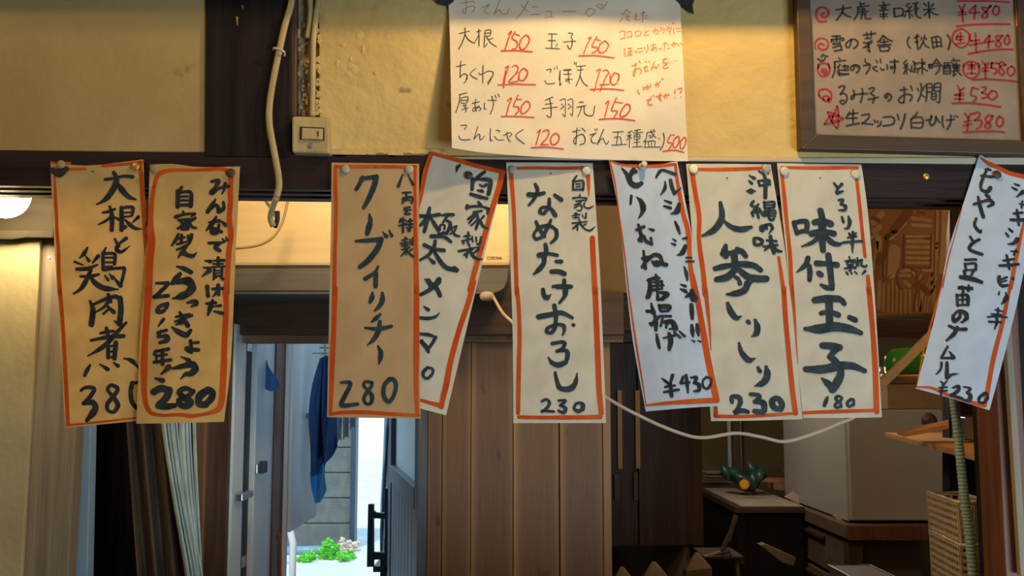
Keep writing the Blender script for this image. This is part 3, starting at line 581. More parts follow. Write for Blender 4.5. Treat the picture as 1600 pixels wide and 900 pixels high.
EDGE['bean_sprout'] = [((1440,230,S4), "10/22/30/26 375,65 430,105 490,130; 26/26/30 490,130 560,165 655,188; 3/5/8/6 262,370 225,520 170,720 135,900; 16/26/26 655,480 610,680 570,900"),
 ((1420,430,S4), "5/12/10/5 228,0 165,230 100,460 50,715; 12/20/22/24 55,715 150,722 250,765 360,800 480,835; 20/26/30/30 655,40 600,300 540,540 495,790; 26 495,790 485,835")]
INK['oden_lettering'] = [((700,0,7.2), """
10 128,378 242,350; 11 192,312 190,390 160,480 120,555; 11 190,385 230,445 285,482
10 325,358 372,345; 10 348,330 350,420 348,520; 9 350,385 298,485; 9 418,345 412,440 408,528 445,488; 9 418,345 478,335 472,398 418,408; 8 420,375 470,368; 9 505,430 455,448; 9 440,420 480,480 545,525
9 1125,380 1225,382; 9 1170,385 1168,535; 9 1125,455 1215,458; 9 1095,540 1258,548; 9 1232,490 1215,525
9 1355,372 1405,378 1385,415 1400,440; 10 1400,440 1395,510 1372,555 1345,510; 9 1300,470 1440,462
9 95,750 200,725; 9 145,688 135,870; 10 135,870 180,830 215,850 205,900; 9 312,770 250,835 330,890; 9 395,735 392,900; 9 350,820 352,835 395,830 450,800 505,810 505,850 450,950
9 1110,785 1160,778 1150,815; 8 1198,760 1202,780; 8 1225,738 1230,780; 9 1262,790 1250,900; 9 1300,785 1385,780; 9 1300,835 1385,832"""),
((700,115,7.2), """
9 215,20 215,60 180,110; 9 395,-80 392,105; 9 505,20 450,98; 9 1090,80 1120,115 1200,108; 9 1262,-30 1258,135; 9 1265,130 1272,110; 9 1355,-40 1360,60 1365,110; 9 1360,60 1335,90 1330,60 1400,65; 9 1300,-35 1385,-40
9 130,235 215,215; 9 135,240 125,330 88,438; 8 152,275 150,330 215,325 220,260 152,275; 8 155,302 215,300; 8 165,365 210,350 185,375; 9 190,370 205,410 195,438; 8 155,405 228,385
9 270,335 355,315; 9 315,285 305,360 320,425; 9 350,360 310,410 282,420 290,385 350,375 370,400 350,420
9 412,330 410,395 432,398; 9 450,300 545,298; 10 495,255 512,330 500,400 475,458; 8 528,240 545,275; 8 562,225 580,262
9 145,585 210,580 185,628; 9 122,700 145,740 190,745 250,740; 10 335,595 292,740; 9 292,738 345,680 360,700 360,740 385,738; 9 385,738 412,700
10 478,620 475,700 482,755 500,750; 9 540,638 582,640 570,660; 9 525,705 560,745 625,745; 9 625,695 700,665 718,685 690,710; 8 665,655 672,672; 9 655,670 680,740 705,765; 10 848,628 762,700 860,790
9 1095,300 1180,262; 9 1095,345 1180,332; 9 1062,395 1228,375; 11 1145,285 1160,380 1155,490 1112,470
8 1260,300 1318,288 1320,400 1318,485 1292,455; 8 1275,340 1300,360; 8 1265,400 1305,370; 8 1345,300 1400,288 1405,380 1400,475 1380,450; 8 1352,340 1375,360; 8 1350,400 1390,368"""),
((880,115,7.2), """
9 150,-80 252,-90; 9 155,-40 225,-45; 10 200,-85 190,20 145,140; 10 190,20 225,100 275,140; 8 125,-130 132,-105; 8 145,-128 150,-100
9 178,322 228,320; 9 150,380 255,358; 9 205,365 195,420 165,485; 10 235,370 240,440 280,470 335,465 355,365
10 105,655 190,635; 10 155,612 150,700 145,795; 10 145,795 120,770 135,720 210,680 245,720 240,780 190,798; 9 215,612 250,650
9 300,688 375,670; 10 350,680 315,730 330,775 365,780; 8 358,625 366,645; 8 378,615 388,635; 10 455,625 425,700 382,798; 9 385,795 440,725 470,770 490,795 510,760
9 558,658 678,652; 9 620,655 600,790; 9 575,720 640,712 655,790; 9 545,805 710,795
9 775,645 725,665; 9 715,700 770,690; 9 748,665 745,835; 8 745,700 715,750; 8 755,710 770,730
8 800,640 870,628; 8 785,665 895,658; 8 800,690 860,685 858,735 802,738 800,690; 8 800,712 860,710; 9 832,630 830,820; 8 790,775 865,768; 9 780,825 890,820
9 940,665 1035,650; 9 945,668 930,740 902,768; 8 960,700 985,695 975,725; 9 985,635 1010,690 1045,718; 8 1025,680 985,730; 8 1012,625 1030,640
9 925,765 920,820; 9 925,765 1028,758 1025,820; 8 960,765 962,818; 8 992,762 992,818; 9 910,828 1095,825
9 1075,728 1085,735; 11 1128,668 1138,730 1125,800 1090,862""")]
RED = {}
RED['oden_price'] = [((700,0,7.2), """
14 680,385 715,350 680,440 640,565; 15 600,572 780,570 950,582; 13 755,355 720,430 770,460 780,500 765,545 725,548; 12 755,380 805,400; 15 875,395 825,440 805,510 825,555 870,540 912,470 910,415 875,395
14 645,770 682,745 650,850 625,990; 13 725,755 755,732 790,760 760,830 690,910; 14 855,768 815,800 798,860 800,900; 14 855,768 895,800 890,850 850,910"""),
((700,115,7.2), """
14 625,100 650,-30; 15 565,127 760,118 985,124; 13 790,-20 685,92 790,85; 14 800,20 800,60 825,80 860,65 895,0
14 672,305 715,275 685,360 655,472; 15 600,482 780,482 968,492; 14 790,242 740,360 790,375 795,420 755,462; 12 775,288 828,292; 15 885,310 845,340 820,400 830,450 875,435 920,380 915,325 885,310
14 1005,665 1040,632 1015,710 990,805; 14 1070,655 1105,632 1135,650 1115,720 1045,798; 13 1045,800 1130,800; 15 1210,670 1165,710 1155,770 1185,800 1235,770 1250,700 1210,670; 15 940,835 1120,828 1295,848"""),
((880,0,7.2), """
13 280,435 315,420 270,500 230,605; 15 175,628 370,625 575,652; 14 378,412 325,520 375,530 385,560 325,600; 12 360,440 420,455; 14 470,460 415,500 400,570 425,595 480,570 510,500 470,460
14 375,800 418,780 395,850 350,1025; 14 450,800 485,785 512,820 480,870 415,1025; 14 575,820 545,870 530,930; 14 575,820 625,835 625,900"""),
((880,115,7.2), """
13 412,125 515,120; 14 530,10 530,90 560,125 605,100 628,10; 15 305,180 490,170 680,187
14 478,340 512,308 490,400 468,488; 14 598,275 545,410 600,415 605,440 570,495; 12 590,320 670,328; 15 705,345 665,400 640,460 655,485 700,470 750,410 745,350 705,345; 15 408,515 600,505 805,528
13 1225,690 1250,690; 13 1210,685 1175,770 1225,780 1210,820 1180,862; 13 1285,705 1245,750 1240,820 1265,830 1300,780 1305,720 1285,705; 13 1365,715 1325,760 1318,830 1345,845 1378,780 1380,730 1365,715; 15 1125,875 1250,860 1358,885""")]
ORANGE = {}
ORANGE['oden_note'] = [((880,0,7.2), """
9 648,150 660,165; 9 635,248 665,205; 9 715,105 675,165; 9 718,108 755,150; 8 700,168 735,165; 8 705,190 740,185 720,230; 9 700,205 755,238
8 810,150 830,155; 8 800,180 835,175 805,220 865,222; 9 870,155 925,140; 9 905,125 890,255; 8 925,180 950,178; 8 920,208 950,210
10 630,365 690,350 688,430; 10 642,438 690,428; 10 710,365 765,352 772,412; 10 720,420 772,412; 10 812,360 815,405 868,395 865,350 812,360
9 915,345 930,370; 10 960,345 915,385 925,402 965,390; 10 1010,350 1060,335 1060,375 1045,385; 10 1035,315 1025,380; 9 1090,320 1120,312; 9 1085,345 1140,332 1125,380
9 1185,300 1165,340; 10 1175,325 1215,315 1195,390; 8 1180,350 1200,355; 8 1225,255 1232,272; 8 1240,250 1248,268; 10 1240,320 1245,375; 8 1265,325 1320,318; 8 1280,355 1325,350
10 688,545 690,600 705,638; 9 725,545 775,540; 9 728,580 775,575; 10 755,545 755,620 725,620 740,600 775,620; 9 800,580 830,575 822,600; 10 840,550 890,540; 9 850,590 895,575
10 915,530 925,550; 10 950,505 955,560 930,590; 10 990,510 1040,500; 10 1015,490 1015,570; 10 1045,525 1000,565 990,550 1040,535 1050,565; 9 1075,550 1100,540 1100,570
10 1120,495 1170,485; 10 1145,475 1135,575; 8 1175,505 1200,505; 8 1170,545 1205,540; 10 1215,500 1260,490 1250,525; 10 1240,470 1230,520; 8 1265,475 1275,495; 9 1290,490 1300,520; 9 1320,480 1335,500
12 775,745 830,720; 12 812,710 812,790 800,855; 12 800,855 785,830 810,785 860,770 880,800 865,835; 10 855,685 868,705
12 905,760 950,745; 12 945,745 920,775 930,800 960,795; 9 928,690 935,705; 9 960,685 965,705; 12 1025,695 990,785; 12 995,775 1030,745 1045,775 1080,720
11 1120,670 1170,660; 11 1150,650 1120,710 1150,700 1160,735; 11 1190,700 1130,745 1135,770 1180,760; 9 1215,690 1218,692; 9 1245,688 1248,690; 9 1275,684 1278,685"""),
((880,115,7.2), """
11 840,180 840,205 860,228; 11 900,150 910,185; 11 920,155 965,145 945,180; 11 950,120 930,175; 9 980,115 990,140 975,155; 11 1030,125 1075,115 1070,150; 11 1055,95 1045,150; 9 1085,85 1095,100; 9 1108,55 1112,70; 9 1125,50 1128,65
12 945,298 990,285; 12 990,285 955,325 970,352 1005,345; 9 985,255 990,268; 9 1015,240 1022,258; 11 1045,260 1110,240; 12 1088,220 1095,290 1105,308; 10 1090,265 1070,275 1085,288; 11 1130,255 1170,240 1165,275; 10 1150,225 1140,280; 9 1180,225 1192,245
11 1262,180 1255,220; 10 1252,268 1254,270; 11 1290,172 1335,165 1330,195 1315,220; 10 1325,262 1328,265""")]
PALE = {}
PALE['oden_title'] = [((700,0,7.2), """
8 140,35 265,20; 8 205,-10 205,100 190,160; 8 190,160 165,130 210,85 290,70 295,110 270,140; 8 270,10 300,30
8 380,90 470,50; 8 470,50 415,110 420,145 460,155; 8 590,-10 545,100 515,160; 8 520,155 580,110 610,155 660,155 690,90
8 905,10 850,110 770,215; 8 820,60 870,100 900,130; 8 945,80 1010,75; 8 925,165 1035,160; 8 1095,130 1165,130 1155,190; 8 1090,195 1190,190; 8 1290,128 1440,128"""),
((880,0,7.2), """
8 0,130 145,128; 8 250,145 300,95 360,125 295,185 250,145; 7 370,60 440,100 500,20; 7 420,100 450,60 380,50""")]
BLK = {}
BLK['sake_lettering'] = [((1260,0,8.49), """
24 400,130 590,100; 24 488,75 485,140 450,205 400,265; 24 480,160 530,205 590,225
22 715,30 725,60 720,90; 20 720,60 770,45; 20 680,95 830,75; 22 690,100 680,190 630,260; 18 710,125 780,115 770,135; 18 700,160 820,150; 20 745,100 745,200; 20 740,200 725,250; 20 780,190 790,250 855,245; 18 720,190 790,180
22 1020,28 1035,45; 20 970,75 1110,60; 18 1000,90 1005,125; 18 1055,80 1045,125; 20 975,140 1085,130; 18 980,190 1075,185; 20 1025,70 1025,250; 18 980,220 1070,215
24 1165,115 1170,220; 22 1170,115 1250,110 1290,140 1275,205; 22 1175,220 1275,205; 18 1370,45 1325,75 1375,100; 20 1400,85 1330,155; 20 1365,140 1370,240; 18 1310,155 1400,145; 18 1320,190 1300,225; 18 1395,190 1410,220
22 340,480 450,475; 22 330,525 490,505 480,540; 18 335,525 325,560; 24 400,480 400,560; 14 350,545 370,550; 14 430,535 460,530; 14 355,570 375,575; 14 430,560 450,558; 20 350,585 450,580; 20 350,630 460,605 455,650; 22 370,675 475,660
22 600,525 570,620 535,625 525,580 590,525 650,525 685,570 660,620 625,640
20 755,465 920,440; 20 800,430 810,490; 20 860,415 860,480; 20 780,510 860,505; 20 870,540 795,575; 20 755,565 820,570; 20 780,620 870,560; 22 825,585 830,640 840,685; 18 755,630 830,620; 18 810,660 840,685
24 1015,475 980,530 945,555; 24 1020,475 1075,515 1135,545; 20 985,560 1080,550; 22 945,600 1120,590; 22 1030,520 1035,610; 20 970,620 980,675; 20 970,620 1100,620 1085,675; 20 985,678 1085,675
20 1365,490 1340,540 1350,600 1380,635
18 430,765 450,790; 20 375,820 520,800; 22 375,820 375,900; 18 440,850 450,860; 20 600,880 640,865 690,895; 18 780,780 785,830 830,840 850,870; 20 925,800 940,830; 18 980,780 985,830; 22 1110,820 1220,815; 22 1170,790 1170,900; 18 1330,800 1290,840 1330,870; 20 1340,840 1295,900; 20 1420,810 1440,880; 18 150,780 190,800 240,790 250,740 215,720 200,760; 12 160,775 190,820; 14 255,745 288,745; 12 205,820 205,832; 12 230,815 230,830; 8 222,745 226,748"""),
((1260,100,8.49), """
20 380,-10 375,90 345,175; 16 410,40 440,20 420,75 480,75; 18 430,145 440,100 410,95; 18 410,120 560,135; 20 480,30 560,25; 18 510,10 505,85; 18 480,85 560,80; 16 530,55 560,52; 20 430,150 560,130
20 640,15 620,80 590,70 590,40 640,10 700,25 705,70 665,115; 20 760,20 830,10 835,60 790,130; 20 930,30 880,55 940,95; 20 985,55 1000,80 1030,70; 20 1070,10 1075,70; 20 1170,-20 1175,60 1160,120; 18 1165,50 1115,60 1125,30 1175,40
20 1340,20 1290,130; 18 1330,60 1330,130; 16 1350,60 1390,105; 18 1400,20 1395,90 1440,100; 18 1440,0 1440,110
22 430,310 470,290 510,300 480,360 450,400; 22 450,400 500,390 540,430 530,490 490,530 450,510 460,480 500,485
22 620,345 640,400 620,460 590,460 610,420 680,400 810,390; 22 740,325 745,400 720,510; 22 830,330 890,310 895,340 850,390; 22 860,400 905,430 880,515; 20 820,470 955,440
24 1085,400 1065,450 1040,430 1080,390 1125,420 1120,460 1085,490; 22 1245,345 1330,335; 22 1295,305 1300,420 1290,510; 22 1290,510 1240,510 1230,460 1310,405 1390,410 1400,450 1375,490; 20 1385,290 1405,350
24 575,640 525,720; 22 550,665 680,650; 22 620,605 620,780; 22 545,720 670,715; 24 530,820 700,785
22 735,680 830,665 820,720 740,790; 22 740,785 880,800; 22 900,745 915,775; 22 940,755 950,775; 22 990,760 985,800 945,830; 24 1020,705 1130,700 1170,740 1140,800 1020,820
22 1210,670 1225,740; 26 1310,665 1290,760 1250,860; 20 1425,690 1400,730; 24 1385,730 1395,850"""),
((1430,0,8.49), """
20 -30,50 40,35; 20 20,55 20,140 20,210 75,240; 16 -20,130 50,110; 20 0,60 5,190
20 115,45 150,75; 20 245,50 215,90; 20 115,130 260,115; 24 180,30 190,235; 20 180,140 125,205; 20 200,140 240,180 300,198
20 -10,500 50,480; 18 30,455 5,500; 22 20,480 35,655; 20 0,560 40,545; 16 90,490 75,530; 20 125,470 110,540 60,640; 20 110,560 140,610 185,630; 18 130,500 150,520
22 215,500 240,640; 20 220,500 325,490 350,625; 18 235,560 335,555; 20 275,495 290,620; 18 245,625 345,605; 24 430,465 465,540 440,655
20 0,830 30,850; 20 40,830 130,850; 22 90,780 95,900; 18 130,820 110,840; 20 180,855 185,900; 18 180,855 230,850; 22 280,785 240,850 210,880; 22 285,785 330,850 355,870; 18 270,840 310,845; 18 380,835 470,830; 18 395,850 395,900; 18 430,840 430,890; 18 460,860 460,900; 20 510,775 515,800; 18 480,805 590,800; 14 490,830 500,850; 14 545,825 540,850; 18 485,870 590,865; 18 510,850 515,900"""),
((1430,100,8.49), """
20 -20,70 80,50; 20 90,-20 95,130; 18 50,60 30,115; 18 110,60 160,90; 20 185,20 190,50 225,50 220,15 185,15; 18 250,30 325,25 310,90 270,135; 20 375,20 380,130; 20 375,30 460,20 465,120; 16 380,60 460,55; 18 380,95 460,90; 20 380,130 465,125; 16 400,30 400,60; 16 435,25 435,55
18 500,20 580,15; 16 500,45 590,40; 16 510,60 580,60; 18 530,0 530,80; 18 555,0 555,70; 18 490,95 590,85; 20 520,90 505,160; 18 505,155 540,130; 18 550,90 615,150
20 30,325 45,355; 18 125,290 100,350; 22 75,260 85,340 65,430 35,490; 18 80,400 125,440; 22 150,270 155,380 145,490; 20 150,270 220,265 225,360 160,370; 18 155,315 220,310; 20 255,270 260,360 325,355; 20 255,265 335,260 330,400 320,510 290,500; 18 260,310 325,305; 20 220,400 220,465 270,465 275,395 220,395; 16 225,430 270,428
20 30,640 0,690; 22 -40,720 90,710 90,840 -30,840; 20 -30,780 85,775
24 145,745 200,735 220,690; 24 220,690 195,760 210,815 260,780 275,700; 24 275,700 300,740 325,775; 22 365,690 360,780 380,840; 20 415,745 520,735; 24 475,680 470,780 425,865; 14 510,690 520,710; 14 535,680 545,700; 16 560,695 570,705""")]
MAROON = {}
MAROON['sake_price'] = [((1260,0,8.49), """
26 235,175 205,195 205,225 250,225 295,190 290,140 240,100 170,110 135,160 140,240 180,285 260,280"""),
((1260,0,8.49), """
20 235,600 205,575 165,590 160,630 200,655 260,650 290,600 275,535 215,505 150,520 115,570 120,640; 22 155,900 175,850 230,835 280,850 305,900"""),
((1260,100,8.49), """
26 240,110 205,100 210,75 250,70 270,105 240,130; 22 160,0 155,90 190,150 250,160 300,120 310,40 290,-10; 26 300,465 260,490 200,450 170,420; 24 170,420 165,370 205,335 270,335 325,380 330,450 295,505; 24 230,470 225,435 270,420 300,445 290,480
24 410,560 425,640 425,800 405,850; 22 410,565 350,700 330,760; 22 280,635 380,660 490,725; 22 285,640 330,750 400,850; 22 490,725 420,760 240,800; 20 240,800 290,720 340,670; 20 350,690 400,690 400,750 350,740 350,690"""),
((1430,0,8.49), """
24 570,15 800,15 1000,15 1245,30; 22 590,85 625,145; 22 660,60 625,145; 22 580,165 670,160; 20 575,200 680,190; 24 625,145 635,295
24 800,75 720,165 850,165; 24 805,80 785,250; 24 1005,75 960,105 895,95 905,130 960,175 950,230 900,235 895,200 950,150 1005,75; 24 1070,80 1040,120 1040,180 1080,200 1115,160 1110,95 1070,80; 24 550,350 780,325 1000,320 1255,320
20 620,380 540,410 495,480 510,570 600,630 680,600 715,520 700,430 620,380; 18 570,460 540,520; 18 545,490 640,480; 18 600,430 600,560; 18 550,525 640,520; 18 530,585 660,565
20 735,455 730,520 750,545; 20 800,440 805,540; 20 730,545 860,530; 22 720,600 880,570 1050,545; 20 805,550 810,690; 22 985,470 920,550 ; 22 990,470 970,630; 22 1160,470 1080,480 1080,520 1135,570 1120,615 1075,610 1080,570 1160,470; 22 1230,465 1190,510 1190,570 1220,590 1250,550 1245,490 1230,465; 24 705,715 900,680 1100,655 1295,655
20 640,890 680,835 760,815 830,850 845,900; 18 700,860 800,860; 18 750,830 750,900; 20 890,810 930,870; 20 980,830 940,875; 22 1020,830 1010,900; 22 1020,835 1110,840; 22 1200,860 1150,820 1110,850"""),
((1430,100,8.49), """
22 640,0 645,110 700,175 770,185 840,130 850,20 830,-10; 18 700,60 800,55; 18 750,0 750,130; 18 690,125 800,125; 18 710,25 790,25
20 890,60 970,50; 20 885,95 975,90; 22 930,-10 935,185; 22 1015,-10 1010,50 1070,60 1080,110 1040,135; 22 1200,10 1130,30 1115,100 1150,150 1180,110 1150,60 1120,20; 22 1280,30 1230,60 1225,120 1270,155 1315,120 1315,60 1280,30; 24 755,210 950,200 1150,212 1360,232
22 565,290 595,350; 22 650,315 595,355; 22 595,350 590,500; 22 525,410 640,385 ; 22 530,460 635,465; 20 540,415 640,420; 22 760,315 740,410 800,425 810,460 775,500; 22 765,315 835,330; 22 885,310 935,305 940,335 885,380; 22 885,380 945,400 945,440 885,455; 24 1020,355 975,400 985,455 1035,470 1085,420 1070,365 1020,355; 26 500,520 700,518 900,535 1130,568
24 660,655 700,710; 24 745,660 705,710; 22 705,710 690,885; 22 650,770 740,745; 22 640,820 750,795; 24 760,665 840,640 855,690 790,750; 24 790,750 880,750 870,820 820,865; 24 1030,690 985,680 935,720 945,760 1000,800 980,850 935,845 940,800 1000,750 1030,690; 24 1120,695 1085,740 1085,800 1115,835 1160,800 1165,730 1120,695; 24 640,905 850,895 1100,895 1180,905""")]
# ---------------------------------------------------------------- structure: front wall with its lintel
def S(o): return tag(o, kind='structure')
Wx = lambda px, Y, py=300: P(px, py, Y).x
Wz = lambda py, Y: P(800, py, Y).z
def wall_poly(name, pts, Y, depth, m): return S(pbox(name, pts, Y, depth, m, bevel=0.002))
wall_poly('wall_front', [(498,-700),(2500,-700),(2500,275),(498,243)], 0.004, 0.08, M['plaster'])
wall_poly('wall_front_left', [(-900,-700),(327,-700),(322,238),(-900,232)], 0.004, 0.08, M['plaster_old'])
wall_poly('trim_1', [(324,-700),(456,-700),(455,246),(320,244)], -0.002, 0.10, M['blackpost'])
wall_poly('wall_front_channel', [(450,-700),(500,-700),(500,246),(450,246)], 0.018, 0.06, M['mortar'])
wall_poly('trim_2', [(453,-700),(466,-700),(463,182),(453,182)], 0.002, 0.03, M['darkwood'])
wall_poly('trim_3', [(690,244),(1250,246),(2500,244),(2500,272),(1600,257),(1000,251),(690,248)], -0.002, 0.03, M['trimcream'])
# ragged lower lip of the plaster where it meets the lintel
b = MB(); rnd = random.Random(5)
x = 500
while x < 680:
    wd = rnd.uniform(10, 26); y1 = rnd.uniform(241, 246)
    b.prism([P(x, 233, 0.0), P(x+wd, 233, 0.0), P(x+wd*0.95, y1, 0.0), P(x+wd*0.4, y1+rnd.uniform(-3, 2), 0.0), P(x+1, y1-1, 0.0)], (0, 0.01, 0)); x += wd*0.93
o = b.build('plaster_lip', M['plaster'], bevel=0.001); S(o)
# the grooved lintel (sliding-door head): profile lofted along x
def lintel():
    L = (-700, 226, 281); R = (2500, 266, 322)
    prof = [(0.0, None), (0.0, 0.0), (0.016, 0.0), (0.016, 0.009), (0.036, 0.009), (0.036, 0.0), (0.054, 0.0), (0.054, 0.009), (0.076, 0.009), (0.076, 0.0), (0.105, 0.0), (0.105, None)]
    vs = []
    for (px, yt, yb) in (L, R):
        top = P(px, yt, 0); bot = P(px, yb, 0)
        for (d, h) in prof: vs.append(Vector((top.x, d, top.z if h is None else bot.z + h)))
    n = len(prof); fs = [(i, (i+1) % n, n+(i+1) % n, n+i) for i in range(n)] + [tuple(range(n)), tuple(range(2*n-1, n-1, -1))]
    return S(mesh('trim_4', vs, fs, M['blackwood']))
lintel()
# unseen shelf added above the frame so its edge cuts the pendant's light on the plaster
sh = wbox('shade_shelf', -2.4, 2.4, -0.105, 0.0, 2.222, 2.244, M['blackwood']); tag(sh, 'long black board added out of view to shade the top of the plaster wall', 'shelf')
# front wall below the opening: a counter board (out of frame)
wbox('wall_front_lower', -2.6, 2.6, 0.0, 0.08, 0.0, 1.12, M['roomwood']); S(bpy.data.objects['wall_front_lower'])
# right-hand post of the opening and what leans beside it
S(wbox('trim_5', Wx(1562,0.02,700), Wx(1602,0.02,700), 0.02, 0.095, 1.0, Wz(300,0.06), M['redbrown']))
S(wbox('trim_6', Wx(1532,0.105,700), Wx(1602,0.02,700), 0.096, 0.13, 1.0, Wz(300,0.1), M['blackpost']))
b = MB(); b.prism([P(1566,440,0.0), P(1576,440,0.0), P(1606,900,0.0), P(1595,900,0.0)], (0, 0.012, 0)); S(b.build('trim_7', M['bleached'], bevel=0.001))
S(pbox('wall_front_right', [(1585,318),(2500,318),(2500,1300),(1606,1300)], 0.03, 0.08, M['blackpost']))
# left jamb inside: cream plaster pier, dark rail, grey post
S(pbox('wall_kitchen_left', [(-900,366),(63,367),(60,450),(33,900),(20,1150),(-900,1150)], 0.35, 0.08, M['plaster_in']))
S(pbox('trim_8', [(-900,345),(83,361),(83,372),(40,371),(20,374),(-900,370)], 0.33, 0.05, M['smoky']))
S(pbox('wall_kitchen_left_upper', [(-900,60),(230,60),(230,348),(84,348),(83,366),(-900,366)], 0.37, 0.05, M['smoky']))
S(pbox('trim_9', [(61,366),(110,366),(118,668),(106,900),(90,1150),(22,1150)], 0.36, 0.06, M['greywood']))
S(pbox('trim_10', [(120,560),(144,560),(141,700),(131,1150),(98,1150),(120,680)], 0.40, 0.03, M['bluegrey']))
# door wall of the kitchen at y = 0.9
YB = 0.90
S(wbox('wall_back_upper', Wx(300,YB), 0.36, YB, YB+0.06, Wz(458,YB), 2.25, M['backwall']))
S(wbox('trim_11', Wx(365,YB-0.04), 0.27, YB-0.04, YB+0.06, Wz(523,YB-0.04), Wz(455,YB-0.04), M['darkwood_h']))
S(wbox('trim_12', Wx(365,YB-0.02), 0.27, YB-0.02, YB+0.05, Wz(535,YB-0.02), Wz(523.6,YB-0.02), M['plank_dark']))
S(wbox('trim_13', Wx(322,YB-0.02,700), Wx(369,YB-0.02,700), YB-0.085, YB+0.06, 0.0, 2.2, M['darkwood']))
S(wbox('trim_14', Wx(300,YB-0.1,700), Wx(321,YB-0.1,700), YB-0.10, YB-0.04, 0.0, 2.2, M['plank']))
S(wbox('wall_back_left', -2.6, Wx(322,YB,700), YB, YB+0.06, 0.0, 2.25, M['blackpost']))
S(wbox('trim_15', Wx(653,YB-0.02,720), Wx(668,YB-0.02,720), YB-0.03, YB+0.06, 0.0, Wz(535,YB-0.02), M['slate']))
S(wbox('trim_16', Wx(669,YB-0.01,720), Wx(690,YB-0.01,720), YB-0.02, YB+0.06, 0.0, Wz(535,YB-0.02), M['plank_dark']))
wb = thing('wall_back', (0.1, YB, 0.0), kind='structure')
edges = [(691,700,'plank_dark'),(700.8,735,'plank'),(735.8,752,'plank_light'),(752.8,801,'plank_dark'),(802,806,'plank_light'),(806.8,862,'plank'),(862.8,873,'plank_light'),(875.5,889,'plank_light'),(889.8,942,'plank_dark'),(942.8,948,'plank_light'),(948.8,954,'plank')]
edges = [(691,735.3,'plank'),(736,801.4,'plank_dark'),(802.2,873,'plank'),(875,941.5,'plank_dark'),(942.4,955,'plank_light')]
for i, (a, c, mm) in enumerate(edges):
    wbox('plank', Wx(a,YB,720), Wx(c,YB,720), YB+0.001*(i % 2), YB+0.03, 0.0, Wz(535,YB), M[mm], wb, bevel=0.002)
wbox('backing', Wx(691,YB,720), Wx(955,YB,720), YB+0.03, YB+0.05, 0.0, Wz(535,YB), M['plank_light'], wb)
# shell of the kitchen behind
XP = Wx(955,YB,720)
S(wbox('wall_partition', XP-0.03, XP-0.005, YB+0.05, 4.5, 0.0, 2.25, M['blackpost']))
S(wbox('wall_kitchen_back', XP-0.03, 2.8, 4.5, 4.6, 0.0, 2.25, M['backwall']))
S(wbox('wall_kitchen_right', 2.7, 2.8, 0.05, 4.6, 0.0, 2.9, M['backwall']))
S(wbox('wall_kitchen_end', -2.7, -2.6, -3.0, 1.0, 0.0, 2.9, M['roomwall']))
S(wbox('ceiling_kitchen', -2.7, 2.8, 0.09, 0.96, 2.22, 2.3, M['darkwood_h']))
S(wbox('ceiling_kitchen_back', XP-0.03, 2.8, 0.96, 4.6, 2.22, 2.3, M['darkwood_h']))
S(wbox('floor', -2.7, 2.8, -3.1, 0.96, -0.06, 0.0, M['roomwood']))
S(wbox('floor_kitchen', XP-0.03, 2.8, 0.96, 4.6, -0.06, 0.0, M['backwall']))
# bar room on the camera side
S(wbox('ceiling', -2.7, 2.8, -3.1, 0.1, 2.9, 2.98, M['roomwood']))
S(wbox('wall_right', 2.7, 2.8, -3.1, 0.05, 0.0, 2.98, M['roomwall']))
S(wbox('wall_rear', -2.7, 2.8, -3.1, -3.0, 0.0, 2.98, M['roomwall']))
# ---------------------------------------------------------------- outside: alley
S(wbox('ground', -14, 14, 0.97, 40, -0.05, 0.0, M['ground']))
S(wbox('wall_far', -12, 12, 24, 24.3, 0.0, 7.0, M['farwall']))
